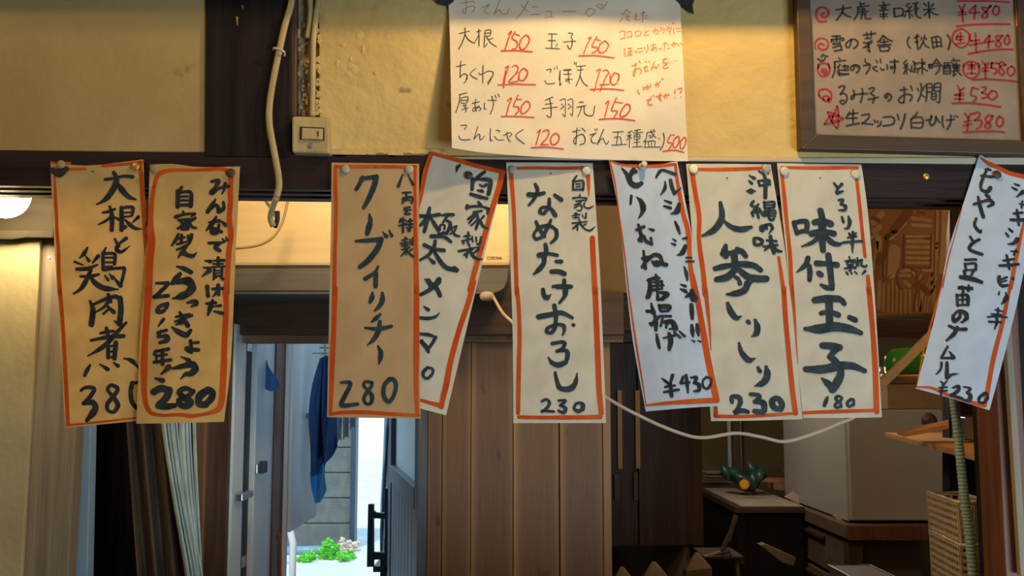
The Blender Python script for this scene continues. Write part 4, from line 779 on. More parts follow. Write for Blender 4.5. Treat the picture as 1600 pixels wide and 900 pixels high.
# ---------------------------------------------------------------- the paper menu strips
def dfun(left, right, y0, y1, base, curl, bow, skew=0.0):
    def d(px, py):
        t = min(max((py-y0)/(y1-y0), 0), 1.1)
        a = poly_at(left, py); c = poly_at(right, py); s = min(max((px-a)/((c-a) or 1), -0.1), 1.1)
        return base - curl*t*t - bow*math.sin(math.pi*min(max(s, 0), 1))*(0.25+0.75*t) - skew*(s-0.5)*t
    return d
STRIPS = [
 # name key, label, paper, ink, top, bottom, left, right, base, curl, bow, skew
 ('radish', 'yellowed menu strip leaning left, priced 380, brass tack at its right corner', 'paper_yellow', 'ink',
  [(79,252),(112,258),(150,258),(224,249)], [(102,668),(170,662),(238,655)], [(79,252),(82,330),(92,500),(102,668)], [(224,249),(229,380),(234,520),(238,655)], -0.004, 0.006, 0.004, 0.0),
 ('rakkyo', 'yellowed paper menu strip with thick rounded orange border and heavy black 280', 'paper_yellow', 'ink',
  [(234,257),(275,256),(306,261),(375,260)], [(213,662),(280,661),(350,659)], [(234,257),(229,400),(219,530),(213,662)], [(375,260),(368,400),(361,560),(350,659)], -0.012, 0.012, 0.004, -0.004),
 ('bamboo', 'paper menu strip tilted steeply to the right, partly behind the tan strip', 'paper', 'ink_teal',
  [(674,237),(730,252),(789,268)], [(582,620),(640,634),(697,649)], [(674,237),(628,428),(582,620)], [(789,268),(742,460),(697,649)], -0.004, 0.004, 0.003, 0.0),
 ('kelp', 'tan paper menu strip with large angular characters and 280, hanging over the daylit doorway', 'paper_old', 'ink_teal',
  [(518,254),(590,255),(655,256)], [(511,652),(580,653),(657,654)], [(518,254),(517,350),(515,450),(511,652)], [(655,256),(655,450),(657,654)], -0.013, 0.010, 0.004, 0.0),
 ('mushroom', 'pale paper menu strip hanging straight, middle of the row, priced 230 in small figures', 'paper', 'ink_teal',
  [(791,254),(860,254),(926,255)], [(802,661),(875,661),(947,661)], [(791,254),(797,400),(801,520),(802,661)], [(926,255),(936,400),(942,530),(947,661)], -0.004, 0.008, 0.003, 0.0),
 ('egg', 'pale paper menu strip with very large characters, priced 180, rightmost of the straight strips', 'paper', 'ink_teal',
  [(1214,255),(1280,256),(1346,257)], [(1255,653),(1320,653),(1378,652)], [(1214,255),(1232,430),(1245,560),(1255,653)], [(1346,257),(1357,340),(1368,480),(1378,652)], -0.004, 0.006, 0.003, 0.0),
 ('carrot', 'pale menu strip with a cream tack at top left, priced 230 in bold figures', 'paper', 'ink_teal',
  [(1072,256),(1140,256),(1204,257)], [(1111,658),(1180,657),(1254,655)], [(1072,256),(1085,400),(1100,520),(1111,658)], [(1204,257),(1225,380),(1240,510),(1254,655)], -0.009, 0.008, 0.003, 0.0),
 ('chicken', 'bluish white curling paper menu strip with two columns of writing and 430 yen', 'paper_cool', 'ink',
  [(951,250),(975,259),(1005,261),(1035,256),(1058,252)], [(1009,643),(1065,638),(1125,634)], [(951,250),(966,330),(980,460),(990,540),(1009,643)], [(1058,252),(1068,300),(1087,400),(1104,510),(1125,634)], -0.015, 0.012, 0.010, 0.006),
 ('bean_sprout', 'bluish white menu strip slanting down leftward at the right end, 230 yen', 'paper_cool', 'ink',
  [(1531,240),(1556,259),(1600,274),(1660,285)], [(1431,607),(1485,622),(1546,641)], [(1531,240),(1508,310),(1482,390),(1462,490),(1431,607)], [(1660,285),(1610,390),(1588,480),(1568,560),(1546,641)], -0.006, 0.016, 0.008, 0.008),
]
DEP = {}
for key, lab, pm, im, top, bot, left, right, base, curl, bow, skew in STRIPS:
    y0 = min(p[1] for p in top); y1 = max(p[1] for p in bot)
    d = dfun(left, right, y0, y1, base, curl, bow, skew); DEP[key] = d
    loc = P(sum(p[0] for p in bot)/len(bot), y1, base)
    t = thing('paper_menu_strip', loc, lab, 'menu', 'hand-lettered menu strips tacked along the lintel')
    sheet('paper', top, bot, left, right, d, M[pm], t)
    strokes(EDGE[key], d, 0.0006, 1.0, 0.03).build('painted_border', M['orange'], t)
    if key == 'mushroom':
        strokes(INK['mushroom_lettering'], d, 0.0011, 1.0, 0.04).build('lettering', M[im], t)
    else:
        strokes(INK[key+'_lettering'], d, 0.0011, 1.3 if key in ('rakkyo', 'radish') else 1.12, 0.04).build('lettering', M[im], t)
# ---------------------------------------------------------------- tacks
def tack(px, py, m, lab, Y=-0.016, r=0.0065, shift=0):
    c = P(px, py, Y); t = thing('thumbtack', c, lab, 'thumbtack', 'tacks holding the menu strips')
    b = MB(); b.lathe(c, (0, -1, 0), [(0.0, r*0.96), (0.0008, r), (0.002, r*0.92), (0.0030, r*0.6), (0.0034, r*0.15)], 24)
    b.build('tack_head', M[m], t, smooth=False)
    b = MB(); b.lathe(c, (0, 1, 0), [(0.0, 0.0007), (abs(Y)+0.004, 0.0004)], 8); b.build('tack_pin', M['steel'], t)
def dq(key, px, py): return DEP[key](px, py) - 0.0018
tack(95.5, 257, 'tack_tan', 'dull tan tack on the folded top left corner of the leftmost strip', dq('radish',95,257), 0.0068)
tack(211.5, 260.5, 'tack_gold', 'shiny brass tack at the top right corner of the leftmost strip', dq('radish',211,260), 0.0070)
tack(242, 264, 'tack_tan', 'dull tan tack at the top left of the strip with thick rounded border', dq('rakkyo',242,264), 0.0072)
tack(360.5, 270.5, 'tack_brown', 'dark brown tack on the right end of the thick rounded border', dq('rakkyo',360,270), 0.0072)
tack(540, 264.5, 'tack_grey', 'grey tack at the top left corner of the tan strip', dq('kelp',540,264), 0.0068)
tack(639.5, 265, 'tack_grey', 'grey tack at the top right corner of the tan strip', dq('kelp',639,265), 0.0068)
tack(732, 274, 'tack_brown', 'dark brown tack on the strip tilted steeply right', dq('bamboo',732,274), 0.0066)
tack(801.5, 265.5, 'tack_grey', 'grey tack at the top left corner of the straight middle strip', dq('mushroom',801,265), 0.0068)
tack(916, 267, 'tack_pale', 'pale grey tack at the top right corner of the straight middle strip', dq('mushroom',916,267), 0.0068)
tack(1083.5, 264, 'tack_cream', 'bright cream tack at the top left of the bold 230 strip', dq('carrot',1083,264), 0.0070)
tack(1197, 263, 'tack_grey', 'grey tack at the top right of the bold 230 strip', dq('carrot',1197,263), 0.0066)
tack(1225.5, 267.5, 'tack_pale', 'pale tack at the top left of the strip priced 180', dq('egg',1225,267), 0.0072)
tack(1336.5, 272, 'tack_pale', 'pale tack at the top right of the strip priced 180', dq('egg',1336,272), 0.0070)
tack(1557.5, 273, 'tack_brown', 'dark red-brown tack near the top of the slanting right-hand strip', dq('bean_sprout',1557,273), 0.0068)
tack(1447, 276, 'tack_gold', 'brass tack alone on the bare lintel', -0.001, 0.0055)
c = P(1003, 261, dq('chicken',1003,261)); t = thing('push_pin', c, 'knobbly pale push pin through the curling bluish strip', 'push pin')
b = MB(); b.lathe(c, (0.25, -1, 0.3), [(0.0, 0.006), (0.002, 0.0062), (0.004, 0.004), (0.008, 0.0034), (0.010, 0.005), (0.012, 0.0045), (0.0125, 0.002)], 18); b.build('pin_grip', M['tack_pale'], t, smooth=True)
b = MB(); b.lathe(c, (-0.1, 1, -0.1), [(0, 0.0008), (0.015, 0.0005)], 8); b.build('tack_pin', M['steel'], t)
# dark patch painted as the folded corner's shade under the left tack
b = strokes([((0,0,1), "8/15/8 81,266 92,270 104,264")], DEP['radish'], 0.0014); tag(b.build('black_tape_or_shade', M['tape']), 'small dark patch painted as shade under the dull tack of the leftmost strip', 'tape')
# nail dots left on the sheets
for (px, py, k, nm) in ((321-176,268,'radish','leftmost strip'), (587,262,'kelp','tan strip'), (860.5,271,'mushroom','straight middle strip'), (1136,278,'carrot','bold 230 strip'), (1281.5,278,'egg','strip priced 180')):
    c = P(px, py, DEP[k](px, py)-0.0008); b = MB(); b.lathe(c, (0, -1, 0), [(0, 0.0013), (0.0012, 0.001)], 10)
    tag(b.build('nail', M['tack_brown']), 'tiny dark nail head between the tacks of the '+nm, 'nail', 'tiny nails in the strips')
# ---------------------------------------------------------------- the oden poster
def dposter(px, py):
    t = min(max(py/245, -0.1), 1.05); s = (px-703)/370
    return -0.004 - 0.044*(1-min(max(s, 0), 1))**2.2*min(1, max(t-0.06, 0)*1.2)**0.9 - 0.004*math.sin(math.pi*min(max(s, 0), 1)) - 0.0025*math.sin(px*0.022+py*0.03)
tp = thing('oden_poster', P(890, 246, -0.01), 'large cream price poster in black and red pen taped to the plaster', 'poster')
sheet('paper', [(700,-10),(880,-12),(1062,-8)], [(706,231),(760,239),(860,246),(1000,251),(1075,252)], [(700,-10),(703,60),(706,231)], [(1062,-8),(1067,90),(1075,252)], dposter, M['poster'], tp, nx=26, ny=18)
strokes(INK['oden_lettering'], dposter, 0.0008).build('lettering', M['pen'], tp)
strokes(RED['oden_price'], dposter, 0.0009).build('price_lettering', M['redpen'], tp)
strokes(ORANGE['oden_note'], dposter, 0.0008).build('note_lettering', M['orangepen'], tp)
strokes(PALE['oden_title'], dposter, 0.0008).build('title_lettering', M['palepen'], tp)
def tapepc(pts, lab):
    b = MB(); b.prism([P(x, y, dposter(x, y)-0.002) for x, y in pts], (0, 0.0006, 0)); tag(b.build('black_tape_or_shade', M['tape']), lab, 'tape', 'tape pieces at the poster corners')
tapepc([(680,-12),(716,-12),(708,3),(699,9.5),(689,8),(682,2)], 'black tape piece on the top left corner of the poster')
tapepc([(1046,-10),(1090,-14),(1082,8),(1084,23),(1070,13)], 'black tape piece on the top right corner of the poster')
# ---------------------------------------------------------------- the framed sake board
YF = -0.022
tb = thing('framed_menu_board', P(1430, 238, YF), 'brown framed board listing drinks in black and red marker', 'menu board')
pbox('frame_stile', [(1244,-30),(1265,-30),(1274.5,210),(1251.5,232)], YF, 0.024, M['frame'], tb)
pbox('frame_rail', [(1251.5,232),(1274.5,210),(1598,219.5),(1665,222),(1665,247),(1600,241)], YF, 0.024, M['frame'], tb)
pbox('frame_stile', [(1588,-30),(1665,-30),(1680,224),(1601,219)], YF, 0.024, M['frame'], tb)
pbox('frame_rail', [(1244,-30),(1665,-30),(1665,-46),(1244,-46)], YF, 0.024, M['frame'], tb)
pbox('sheet', [(1264,-34),(1592,-34),(1604,222),(1273,212)], YF+0.010, 0.004, M['board_sheet'], tb)
pbox('bead', [(1586,-30),(1588,-30),(1601,219),(1599,219)], YF+0.004, 0.004, M['bead'], tb, bevel=0)
db = lambda px, py: YF+0.010
strokes(BLK['sake_lettering'], db, 0.0008).build('lettering', M['pen'], tb)
strokes(MAROON['sake_price'], db, 0.0009).build('price_lettering', M['redmark'], tb)
# ---------------------------------------------------------------- switch, cables
ts = thing('light_switch', P(485, 240, -0.02), 'yellowed surface light switch box beside the black post', 'light switch')
pbox('switch_box', [(456,181),(514,183),(515,240),(456,238)], -0.020, 0.038, M['switch'], ts, bevel=0.003)
pbox('rocker_recess', [(468,197.5),(507,199),(507,219.5),(468,218)], -0.0210, 0.003, M['switch_dark'], ts, bevel=0.0005)
pbox('rocker', [(471.5,199.5),(504,201),(503.5,218),(471,217)], -0.0245, 0.006, M['switch'], ts, bevel=0.0012)
pbox('rocker_mark', [(495.5,205),(498,205),(498,213),(495.5,213)], -0.0249, 0.001, M['switch_dark'], ts, bevel=0)
c = P(485, 227.5, -0.0205); b = MB(); b.lathe(c, (0, -1, 0), [(0, 0.0042), (0.001, 0.0040), (0.0014, 0.002)], 16); b.build('screw', M['steel'], ts)
b = MB(); b.tube(PP([(458,-40),(455,5),(445,40),(434,90),(426,130),(421,165),(421,195),(427,230),(434,268),(436,290),(432,308)], -0.012), 0.0055, 12, flat=0.7)
tc = thing('electric_cable', P(428, 355, -0.01), 'thick cream cable clipped down the black post and over the lintel', 'cable')
b.build('cable_sheath', M['cable'], tc, smooth=True)
b = MB(); b.tube(PP([(432,308,-0.012),(426,324,0.0),(422,340,0.01),(427,354,0.015)], -0.01), 0.0052, 12, flat=0.7); b.build('cable_end', M['cable'], tc, smooth=True)
b = MB(); b.tube(PP([(433,330,0.02),(433,345,0.02),(429,355,0.018)], 0.02), 0.0042, 10); b.build('cable_core', M['tape'], tc, smooth=True)
b = MB(); b.tube(PP([(427,77,-0.012),(428,75,-0.020),(437,77,-0.021),(444,81,-0.020),(444.5,87,-0.012)], -0.018), 0.0018, 8); tag(b.build('cable_clip', M['cable_w']), 'cream cable clip on the thick cable of the black post', 'clip')
b = MB(); b.tube(PP([(500,-60),(497,0),(490,60),(489,110),(488,182)], -0.002), 0.0048, 12); tag(b.build('cable_conduit', M['cable'], smooth=True), 'brownish cable dropping into the top of the light switch', 'cable')
b = MB(); b.tube(PP([(480,-60),(484,-5),(486,25),(481,60)], 0.004), 0.0055, 10); tag(b.build('cable_stub', M['cable'], smooth=True), 'short cream cable behind the plaster edge above the switch', 'cable')
b = MB(); b.tube(PP([(414,312),(424,326),(431,338)], 0.14), 0.003, 8); b.tube(PP([(450,312),(441,348),(425,372),(400,384),(366,388)], 0.55), 0.0030, 8)
tag(b.build('thin_cable', M['cable'], smooth=True), 'thin cable looping in front of the air conditioner', 'cable')
# hanging white cable across the opening
b = MB(); b.tube(PP([(771,464,0.62),(785,488,0.55),(800,503,0.4),(860,560,0.3),(947,621,0.25),(1010,655,0.25),(1060,676,0.25),(1098,684,0.25),(1150,677,0.25),(1190,683,0.25),(1225,690,0.25),(1265,680,0.25),(1310,662,0.25),(1340,646,0.25),(1350,600,0.2),(1345,450,0.12),(1340,318,0.06)], 0.25), 0.0032, 8)
tag(b.build('hanging_cable', M['cable_w'], smooth=True), 'white cable sagging across the dark kitchen below the strips', 'cable')
for (px, py, w_, h_) in ((370.5,33,1.6,8),(379,11,1.0,3)):
    S(pbox('paint_chip', [(px-w_,py-h_),(px+w_,py-h_*.8),(px+w_*.3,py+h_),(px-w_*.4,py+h_*.6)], -0.0032, 0.002, M['tack_gold'] if False else M['bead'], bevel=0))
b = MB(); b.lathe(P(77,402,0.359), (0,-1,0), [(0,.0030),(.0012,.0026),(.0016,.001)], 12); tag(b.build('screw_head', M['tack_pale']), 'small pale screw head in the grey post beside the leftmost strip', 'screw')
# loose plaster scabs beside the channel
b = MB(); rnd = random.Random(11)
for i in range(34):
    px = 497 + rnd.uniform(-3, 3); py = rnd.uniform(-20, 180); r = rnd.uniform(1.5, 5)
    n = 6; b.prism([P(px+math.cos(k*6.283/n)*r*rnd.uniform(.5,1), py+math.sin(k*6.283/n)*r*rnd.uniform(.7,1.6), 0.001) for k in range(n)], (0, 0.02, 0))
for i in range(26):
    px = rnd.uniform(466, 482); py = rnd.uniform(30, 185); r = rnd.uniform(1.5, 4)
    n = 6; b.prism([P(px+math.cos(k*6.283/n)*r*rnd.uniform(.5,1), py+math.sin(k*6.283/n)*r*rnd.uniform(.7,1.8), 0.012) for k in range(n)], (0, 0.02, 0))
o = b.build('plaster_crumb', M['plaster'], bevel=0.0006); S(o)
# blisters in the paint
b = MB()
for (px, py, rx, ry) in ((562,55,7,7),(567,76,3,9),(552,108,9,8),(545,115,7,5),(586,114,3,4),(548,92,3,4),(527,98,4,7),(535,70,6,3)):
    c = P(px, py, 0.004); n = 14
    ring = [P(px+math.cos(k*2*math.pi/n)*rx, py+math.sin(k*2*math.pi/n)*ry, 0.0038) for k in range(n)]
    mid = [P(px+math.cos(k*2*math.pi/n)*rx*.6*(1+.3*math.sin(k*2.3)), py+math.sin(k*2*math.pi/n)*ry*.6*(1+.3*math.cos(k*1.7)), 0.0029) for k in range(n)]
    n0 = len(b.v); b.v += ring + mid + [P(px, py, 0.0026)]
    for k in range(n):
        k2 = (k+1) % n; b.f += [(n0+k, n0+k2, n0+n+k2, n0+n+k), (n0+n+k, n0+n+k2, n0+2*n)]
S(b.build('plaster_blister', M['plaster'], smooth=True))
# ---------------------------------------------------------------- globe lamp inside
GL = P(8, 303, 0.25); tl = thing('globe_lamp', GL+Vector((0, 0, -0.045)), 'round white glowing globe lamp below the lintel at far left', 'lamp')
b = MB(); R = 0.044; b.lathe(GL, (0, 0, 1), [(R*math.sin(a), max(R*math.cos(a), 0.0005)) for a in [(-90+180*k/18)*math.pi/180 for k in range(19)]], 32); b.build('globe', M['globe'], tl, smooth=True)
b = MB(); b.lathe(GL, (0, 0, 1), [(R-0.003, 0.015), (R+0.03, 0.015), (R+0.035, 0.004), (2.22-GL.z-0.001, 0.004)], 16); b.build('lamp_socket', M['socket'], tl)
# ---------------------------------------------------------------- air conditioner
YA = 0.66
ta = thing('air_conditioner', P(515, 460, YA), 'cream wall air conditioner hanging behind the strips over the doorway', 'air conditioner')
pbox('front_panel', [(232,262),(797,262),(797,415.5),(232,415.5)], YA, 0.20, M['ac'], ta, bevel=0.008)
pbox('seam', [(236,415),(795,415),(795,420),(236,420)], YA+0.006, 0.19, M['switch_dark'], ta, bevel=0)
pbox('lower_panel', [(236,419.5),(795,419.5),(793,438),(788,450),(780,455.5),(768,459.5),(236,460)], YA+0.003, 0.18, M['ac_grey'], ta, bevel=0.002)
pbox('louver', [(250,424),(745,424),(745,455),(250,455)], YA-0.001, 0.012, M['ac_grey'], ta, bevel=0.003)
c = P(761, 464, YA-0.01); b = MB(); b.lathe(c, (0, 0, 1), [(-0.010,0.002),(-0.009,0.009),(-0.004,0.015),(0.003,0.0165),(0.009,0.014),(0.012,0.006)], 24); b.build('drain_cap', M['trimcream'], ta, smooth=True)
wd = {'C': "0.7,.12 .5,0 .2,0 0,.25 0,.75 .2,1 .5,1 .7,.88", 'O': ".35,0 .7,.25 .7,.75 .35,1 0,.75 0,.25 .35,0", 'R': "0,1 0,0 0,0 .5,0 .7,.25 .5,.5 0,.5|.35,.5 .35,.5 .7,1", 'N': "0,1 0,0 0,0 .7,1 .7,1 .7,0", 'A': "0,1 .35,0 .35,0 .7,1|.1,.65 .6,.65"}
txt = ''
for i, ch in enumerate('CORONA'):
    for part in wd[ch].split('|'):
        txt += '1 ' + ' '.join('%.2f,%.2f' % (761.2+i*3.95+float(q.split(',')[0])*4.4, 401.2+float(q.split(',')[1])*4.2) for q in part.split()) + ';'
strokes([((0,0,1), txt)], lambda x, y: YA, 0.0006, 0.8).build('brand_lettering', M['brandgrey'], ta)
# ---------------------------------------------------------------- curtains at the left
dc = lambda px, py: 0.52 + 0.018*math.sin((px-(py-660)*0.09)*0.22)
o = sheet('brown_curtain', [(175,330),(305,330)], [(222,1000),(318,1000)], [(175,330),(197,660),(222,1000)], [(305,330),(300,660),(318,1000)], dc, M['curtain'], nx=40, ny=14, thick=0.002)
tag(o, 'dark brown cloth curtain drawn aside beneath the leftmost strips', 'curtain')
tr = thing('rope_curtain', P(300, 1000, 0.46), 'pale cord curtain gathered into a bundle left of the doorway', 'curtain')
rnd = random.Random(2)
for k in range(30):
    q = k/29
    if q < 0.62:
        f = q/0.62; a = (252+f*24, 640); m_ = (268+f*22, 760); e = (292+f*26, 905); bt = (300+f*26, 1000)
    elif q < 0.92:
        f = (q-0.62)/0.30; a = (281+f*16, 640); m_ = (287+f*16, 760); e = (305+f*9, 880); bt = (312+f*12, 1000)
    else:
        f = (q-0.92)/0.08; a = (301+f*3, 640); m_ = (305+f*3, 760); e = (312+f*2, 880); bt = (318, 1000)
    Y = 0.47 - 0.010*math.sin(math.pi*q) + rnd.uniform(-0.006, 0.006)
    b = MB(); b.tube(PP([(a[0]-4, 330), (a[0]-1, 500), a, m_, e, bt], Y), 0.0022, 6); b.build('cord', M['cord'], tr, smooth=True)
# ---------------------------------------------------------------- doorway: sash, doors and what is outside
XA = -0.655
def yat(px): return XA*1600/(px-800)*1.0 - 1.6
def side(name, a, c, z0, z1, m, parent=None, th=0.03, off=0.0, bevel=0.0015):
    return wbox(name, XA-th+off, XA+off, yat(a), yat(c), z0, z1, M[m], parent, bevel)
t = thing('sliding_door', (XA, yat(386), 0), 'blue-grey aluminium sliding door edge with a lever at the left of the doorway', 'door')
side('sash_stile', 369, 385.5, 0.0, 1.72, 'alu', t); side('sash_gap', 386, 402, 0.0, 1.72, 'navywood', t, off=-0.012)
zl = 1.55-153/1600*2.5
side('door_lever', 372, 390, zl-0.008, zl+0.008, 'steel', t, 0.02, 0.02); side('hinge', 392, 399, 1.66, 1.68, 'steel', t, 0.01, -0.006); side('hinge', 390, 397, 1.13, 1.155, 'steel', t, 0.01, -0.006)
t = thing('aluminium_screen_door', (XA, yat(415), 0), 'pale aluminium screen panel with a small black latch beside the doorway', 'door')
side('panel', 403, 430, 0.0, 1.80, 'alu', t); zl = 1.55-110/1600*2.7
side('latch', 409, 416, zl-0.015, zl+0.015, 'navywood', t, 0.01, 0.012); side('latch_plate', 403.5, 408.5, zl-0.012, zl+0.012, 'steel', t, 0.01, 0.006)
o = side('red_brown_post', 430.5, 445.5, 0.0, 2.0, 'redbrown', None, 0.06, 0.004); tag(o, 'reddish brown wooden post beside the white door leaf', 'post')
o = side('white_batten', 446, 449.5, 0.0, 2.0, 'door_white', None, 0.03, 0.012); tag(o, 'thin white batten against the reddish post', 'batten')
yp = yat(418)
dn = lambda px, py: yp - 0.015*math.sin(math.pi*min(max((px-410)/26, 0), 1))
tp_ = thing('hanging_pouch', P(424, 612, yp), 'small blue cloth pouch hanging on the screen door', 'pouch')
sheet('pouch_cloth', [(410.5,546),(412,545.5)], [(414,607),(424,612),(434,606)], [(410.5,546),(411,575),(414,607)], [(412,545.5),(420,575),(436.5,596),(434,606)], dn, M['navy'], tp_, nx=8, ny=10, thick=0.004)
b = MB(); b.tube([P(411,530,yp), P(411,546,yp)], 0.001, 6); b.build('string', M['cable_w'], tp_)
t = thing('white_hatch_door', (XA, yat(470), 1.16), 'pale hatch door with a steel knob on the alley wall, before the block wall', 'door')
side('leaf', 450, 491, 1.16, 2.1, 'door_white', t, 0.035, 0.018)
zl = 1.55-31/1600*3.2; side('knob', 472, 484, zl-0.008, zl+0.008, 'steel', t, 0.03, 0.046)
S(wbox('wall_alley_side', XA-0.12, XA-0.03, 0.97, yat(449), 0.0, 2.2, M['block']))
# clothes
def fold(base, amp, fr, ph=0): return lambda px, py: (base-1.15) + amp*math.sin(px*fr+py*0.02+ph) + amp*0.4*math.sin(py*0.06+px*0.1)
def garment(name, lab, top, bot, left, right, d, m, g='clothes hanging in the alley'):
    o = sheet(name, top, bot, left, right, d, M[m], nx=18, ny=18, thick=0.006); tag(o, lab, 'clothing', g); return o
garment('navy_shirt', 'navy blue shirt hanging from the line in the alley', [(500,560),(512,556),(524,560)], [(485,744),(500,738),(527,690)], [(500,560),(488,600),(482,650),(485,700),(485,744)], [(524,560),(527,610),(526,650),(527,690)], fold(2.60,0.03,0.25), 'navy')
garment('navy_cloth', 'long navy cloth draped to a corner beside the block wall', [(506,560),(530,560)], [(507,725),(520,712),(527,696)], [(506,560),(502,640),(507,725)], [(530,560),(522,600),(520,650),(527,696)], fold(2.55,0.02,0.3,1), 'navy')
garment('blue_towel', 'bright blue towel with pointed end hanging below the navy shirt', [(484,738),(508,722)], [(492,786),(501,784),(510,765)], [(484,738),(486,760),(492,786)], [(508,722),(507,745),(510,765)], fold(2.63,0.02,0.3,2), 'blue')
garment('blue_sleeve', 'small blue sleeve hanging right of the navy shirt', [(519,554),(533,554)], [(526,680),(533,672)], [(519,554),(521,665),(526,680)], [(533,554),(534,660),(533,672)], fold(2.70,0.01,0.3), 'blue')
for i, (a, c, y) in enumerate(((526,534,692),(535,545,688),(546,555,672))):
    garment('white_cloth', ('white cloth scrap beside the blue sleeve','pale cloth hanging between two white cloths','short white cloth nearest the bright gap')[i], [(a,560),(c,560)], [(a+1,y),((a+c)/2,y-6),(c-1,y-3)], [(a,560),(a,620),(a+1,y)], [(c,560),(c,630),(c-1,y-3)], fold(2.66+0.02*i,0.01,0.5), 'white_cloth')
b = MB(); b.tube([P(488,552,1.5), P(618,552,1.5)], 0.003, 6); b.tube([P(508,536,1.49), P(508,562,1.47)], 0.004, 6); b.tube([P(521,536,1.49), P(521,562,1.47)], 0.004, 6)
tag(b.build('clothes_line', M['white_cloth']), 'clothes line with hanger hooks above the navy shirt', 'clothes line')
# concrete block wall
Zg = 0.0
def Dg(py): return 1.55/math.tan(math.atan((py-450)/1600)-TILT) - 1.6
YW = Dg(858)
tw = thing('block_wall', P(500, 858, YW), kind='structure'); tw['kind'] = 'structure'
x1 = P(552, 700, YW).x; bw = 0.62; rh = 0.255
for r in range(9):
    for k in range(4):
        xe = x1 - k*bw - (0.31 if r % 2 else 0)*(1 if k else 0); xs = x1 - (k+1)*bw - (0.31 if r % 2 else 0)
        wbox('block', xs+0.006, xe-0.006, YW, YW+0.15, r*rh+0.006, (r+1)*rh-0.006, M['block'], tw, bevel=0.008)
wbox('mortar', x1-2.8, x1-0.02, YW+0.012, YW+0.14, 0, 9*rh, M['dirt'], tw)
o = wbox('wall_end_post', x1-0.02, x1+0.03, YW-0.03, YW+0.15, 0, 9*rh+0.02, M['navywood']); tag(o, 'thin dark blue post at the end of the block wall', 'post')
# pipe, plants
o = MB(); o.tube([P(440,862,YW-0.35), P(520,860,YW-0.3)], 0.05, 14); tag(o.build('drain_pipe', M['pipe'], smooth=True), 'blue-grey pipe lying at the foot of the block wall', 'pipe')
b = MB(); b.tube(PP([(450,818,3.2),(454,832,3.2),(458,850,3.2)], 3.2)+[Vector((P(458,850,3.2).x,3.2,0))], 0.016, 8); tag(b.build('downpipe', M['door_white'], smooth=True), 'short white downpipe below the pale door leaf', 'pipe')
b = MB(); q0 = P(455,866,6.6); b.tube([Vector((q0.x+0.05*i, 6.75-0.03*i*i*.3, 0.022)) for i in range(7)], 0.02, 8); tag(b.build('garden_hose', M['pipe'], smooth=True), 'dark hose curled above the lying pipe', 'hose')
def plant(px, py, w_, h_, Y, n, m, lab, seed):
    rnd = random.Random(seed); g = P(px, py, Y); b = MB()
    for i in range(n):
        c = g + Vector((rnd.gauss(0, w_*0.4), rnd.uniform(-.12, .12), abs(rnd.gauss(0.3, 0.3))*h_))
        a = rnd.uniform(0, 6.28); L = rnd.uniform(0.03, 0.07); up = Vector((math.cos(a), math.sin(a)*.5, rnd.uniform(-.2, 1))).normalized()
        sd = up.cross(Vector((0, 1, 0.3))).normalized()*L*0.35
        b.add([c, c+up*L*.5+sd, c+up*L, c+up*L*.5-sd, c+up*L*.5+Vector((0, -0.008, 0))], [(0,1,4),(1,2,4),(2,3,4),(3,0,4)])
    o = b.build('foliage', M[m]); t = thing('weed_clump', g, lab, 'plant', 'weeds at the foot of the block wall'); o.parent = t; o.location = Vector(o.location)-g
    q = MB(); q.tube([g, g+Vector((0.01, 0, h_*0.6))], 0.006, 6); q.build('stem', M['leaf'], t)
plant(482, 876, 0.055, 0.05, YW-0.75, 150, 'leaf', 'low bright green weed clump left of the others', 1)
plant(515, 872, 0.085, 0.14, YW-0.60, 300, 'leaf', 'tallest bright green weed clump by the block wall', 2)
plant(540, 874, 0.06, 0.06, YW-0.72, 120, 'leaf', 'small bright green weed clump near the wall end', 3)
plant(540, 862, 0.09, 0.10, YW-0.25, 160, 'flower', 'pale dried flower clump next to the wall end post', 4)
# right-hand alley side: boarded door standing open
td = thing('open_boarded_door', (-0.3, 1.4, 0.0), 'slate grey boarded door with a frosted pane standing open into the alley', 'door')
nearp = lambda py: P(655, py, 0.98); 
A = Vector((P(657,700,0.97).x, 0.97)); B = Vector((P(609,700,2.02).x, 2.02))
def dp(s, z): return Vector((lerp(A.x, B.x, s), lerp(A.y, B.y, s), z))
zt = Wz(533, 0.97)+0.25
def slab(name, s0, s1, z0, z1, m, th=0.03, off=0.0):
    n = Vector((B.y-A.y, -(B.x-A.x), 0)).normalized()*-1
    b = MB(); q = [dp(s0, z0), dp(s1, z0), dp(s1, z1), dp(s0, z1)]; q = [v + n*off for v in q]
    b.prism(q, -n*th); return b.build(name, M[m], td, bevel=0.002)
zp = P(642,762,1.06).z
slab('stile', 0.0, 0.10, 0.0, zt, 'slate', 0.035, 0.004); slab('stile', 0.90, 1.0, 0.0, zt, 'slate', 0.035, 0.004)
slab('rail', 0.10, 0.90, zp-0.055, zp, 'slate', 0.035, 0.006); slab('rail', 0.10, 0.90, zt-0.06, zt, 'slate', 0.035, 0.006)
slab('pane', 0.10, 0.90, zp, zt-0.06, 'glass', 0.006, -0.012)
for k in range(8): slab('board', 0.10+k*0.10+0.004, 0.10+(k+1)*0.10-0.004, 0.0, zp-0.055, 'slate', 0.015, 0.0)
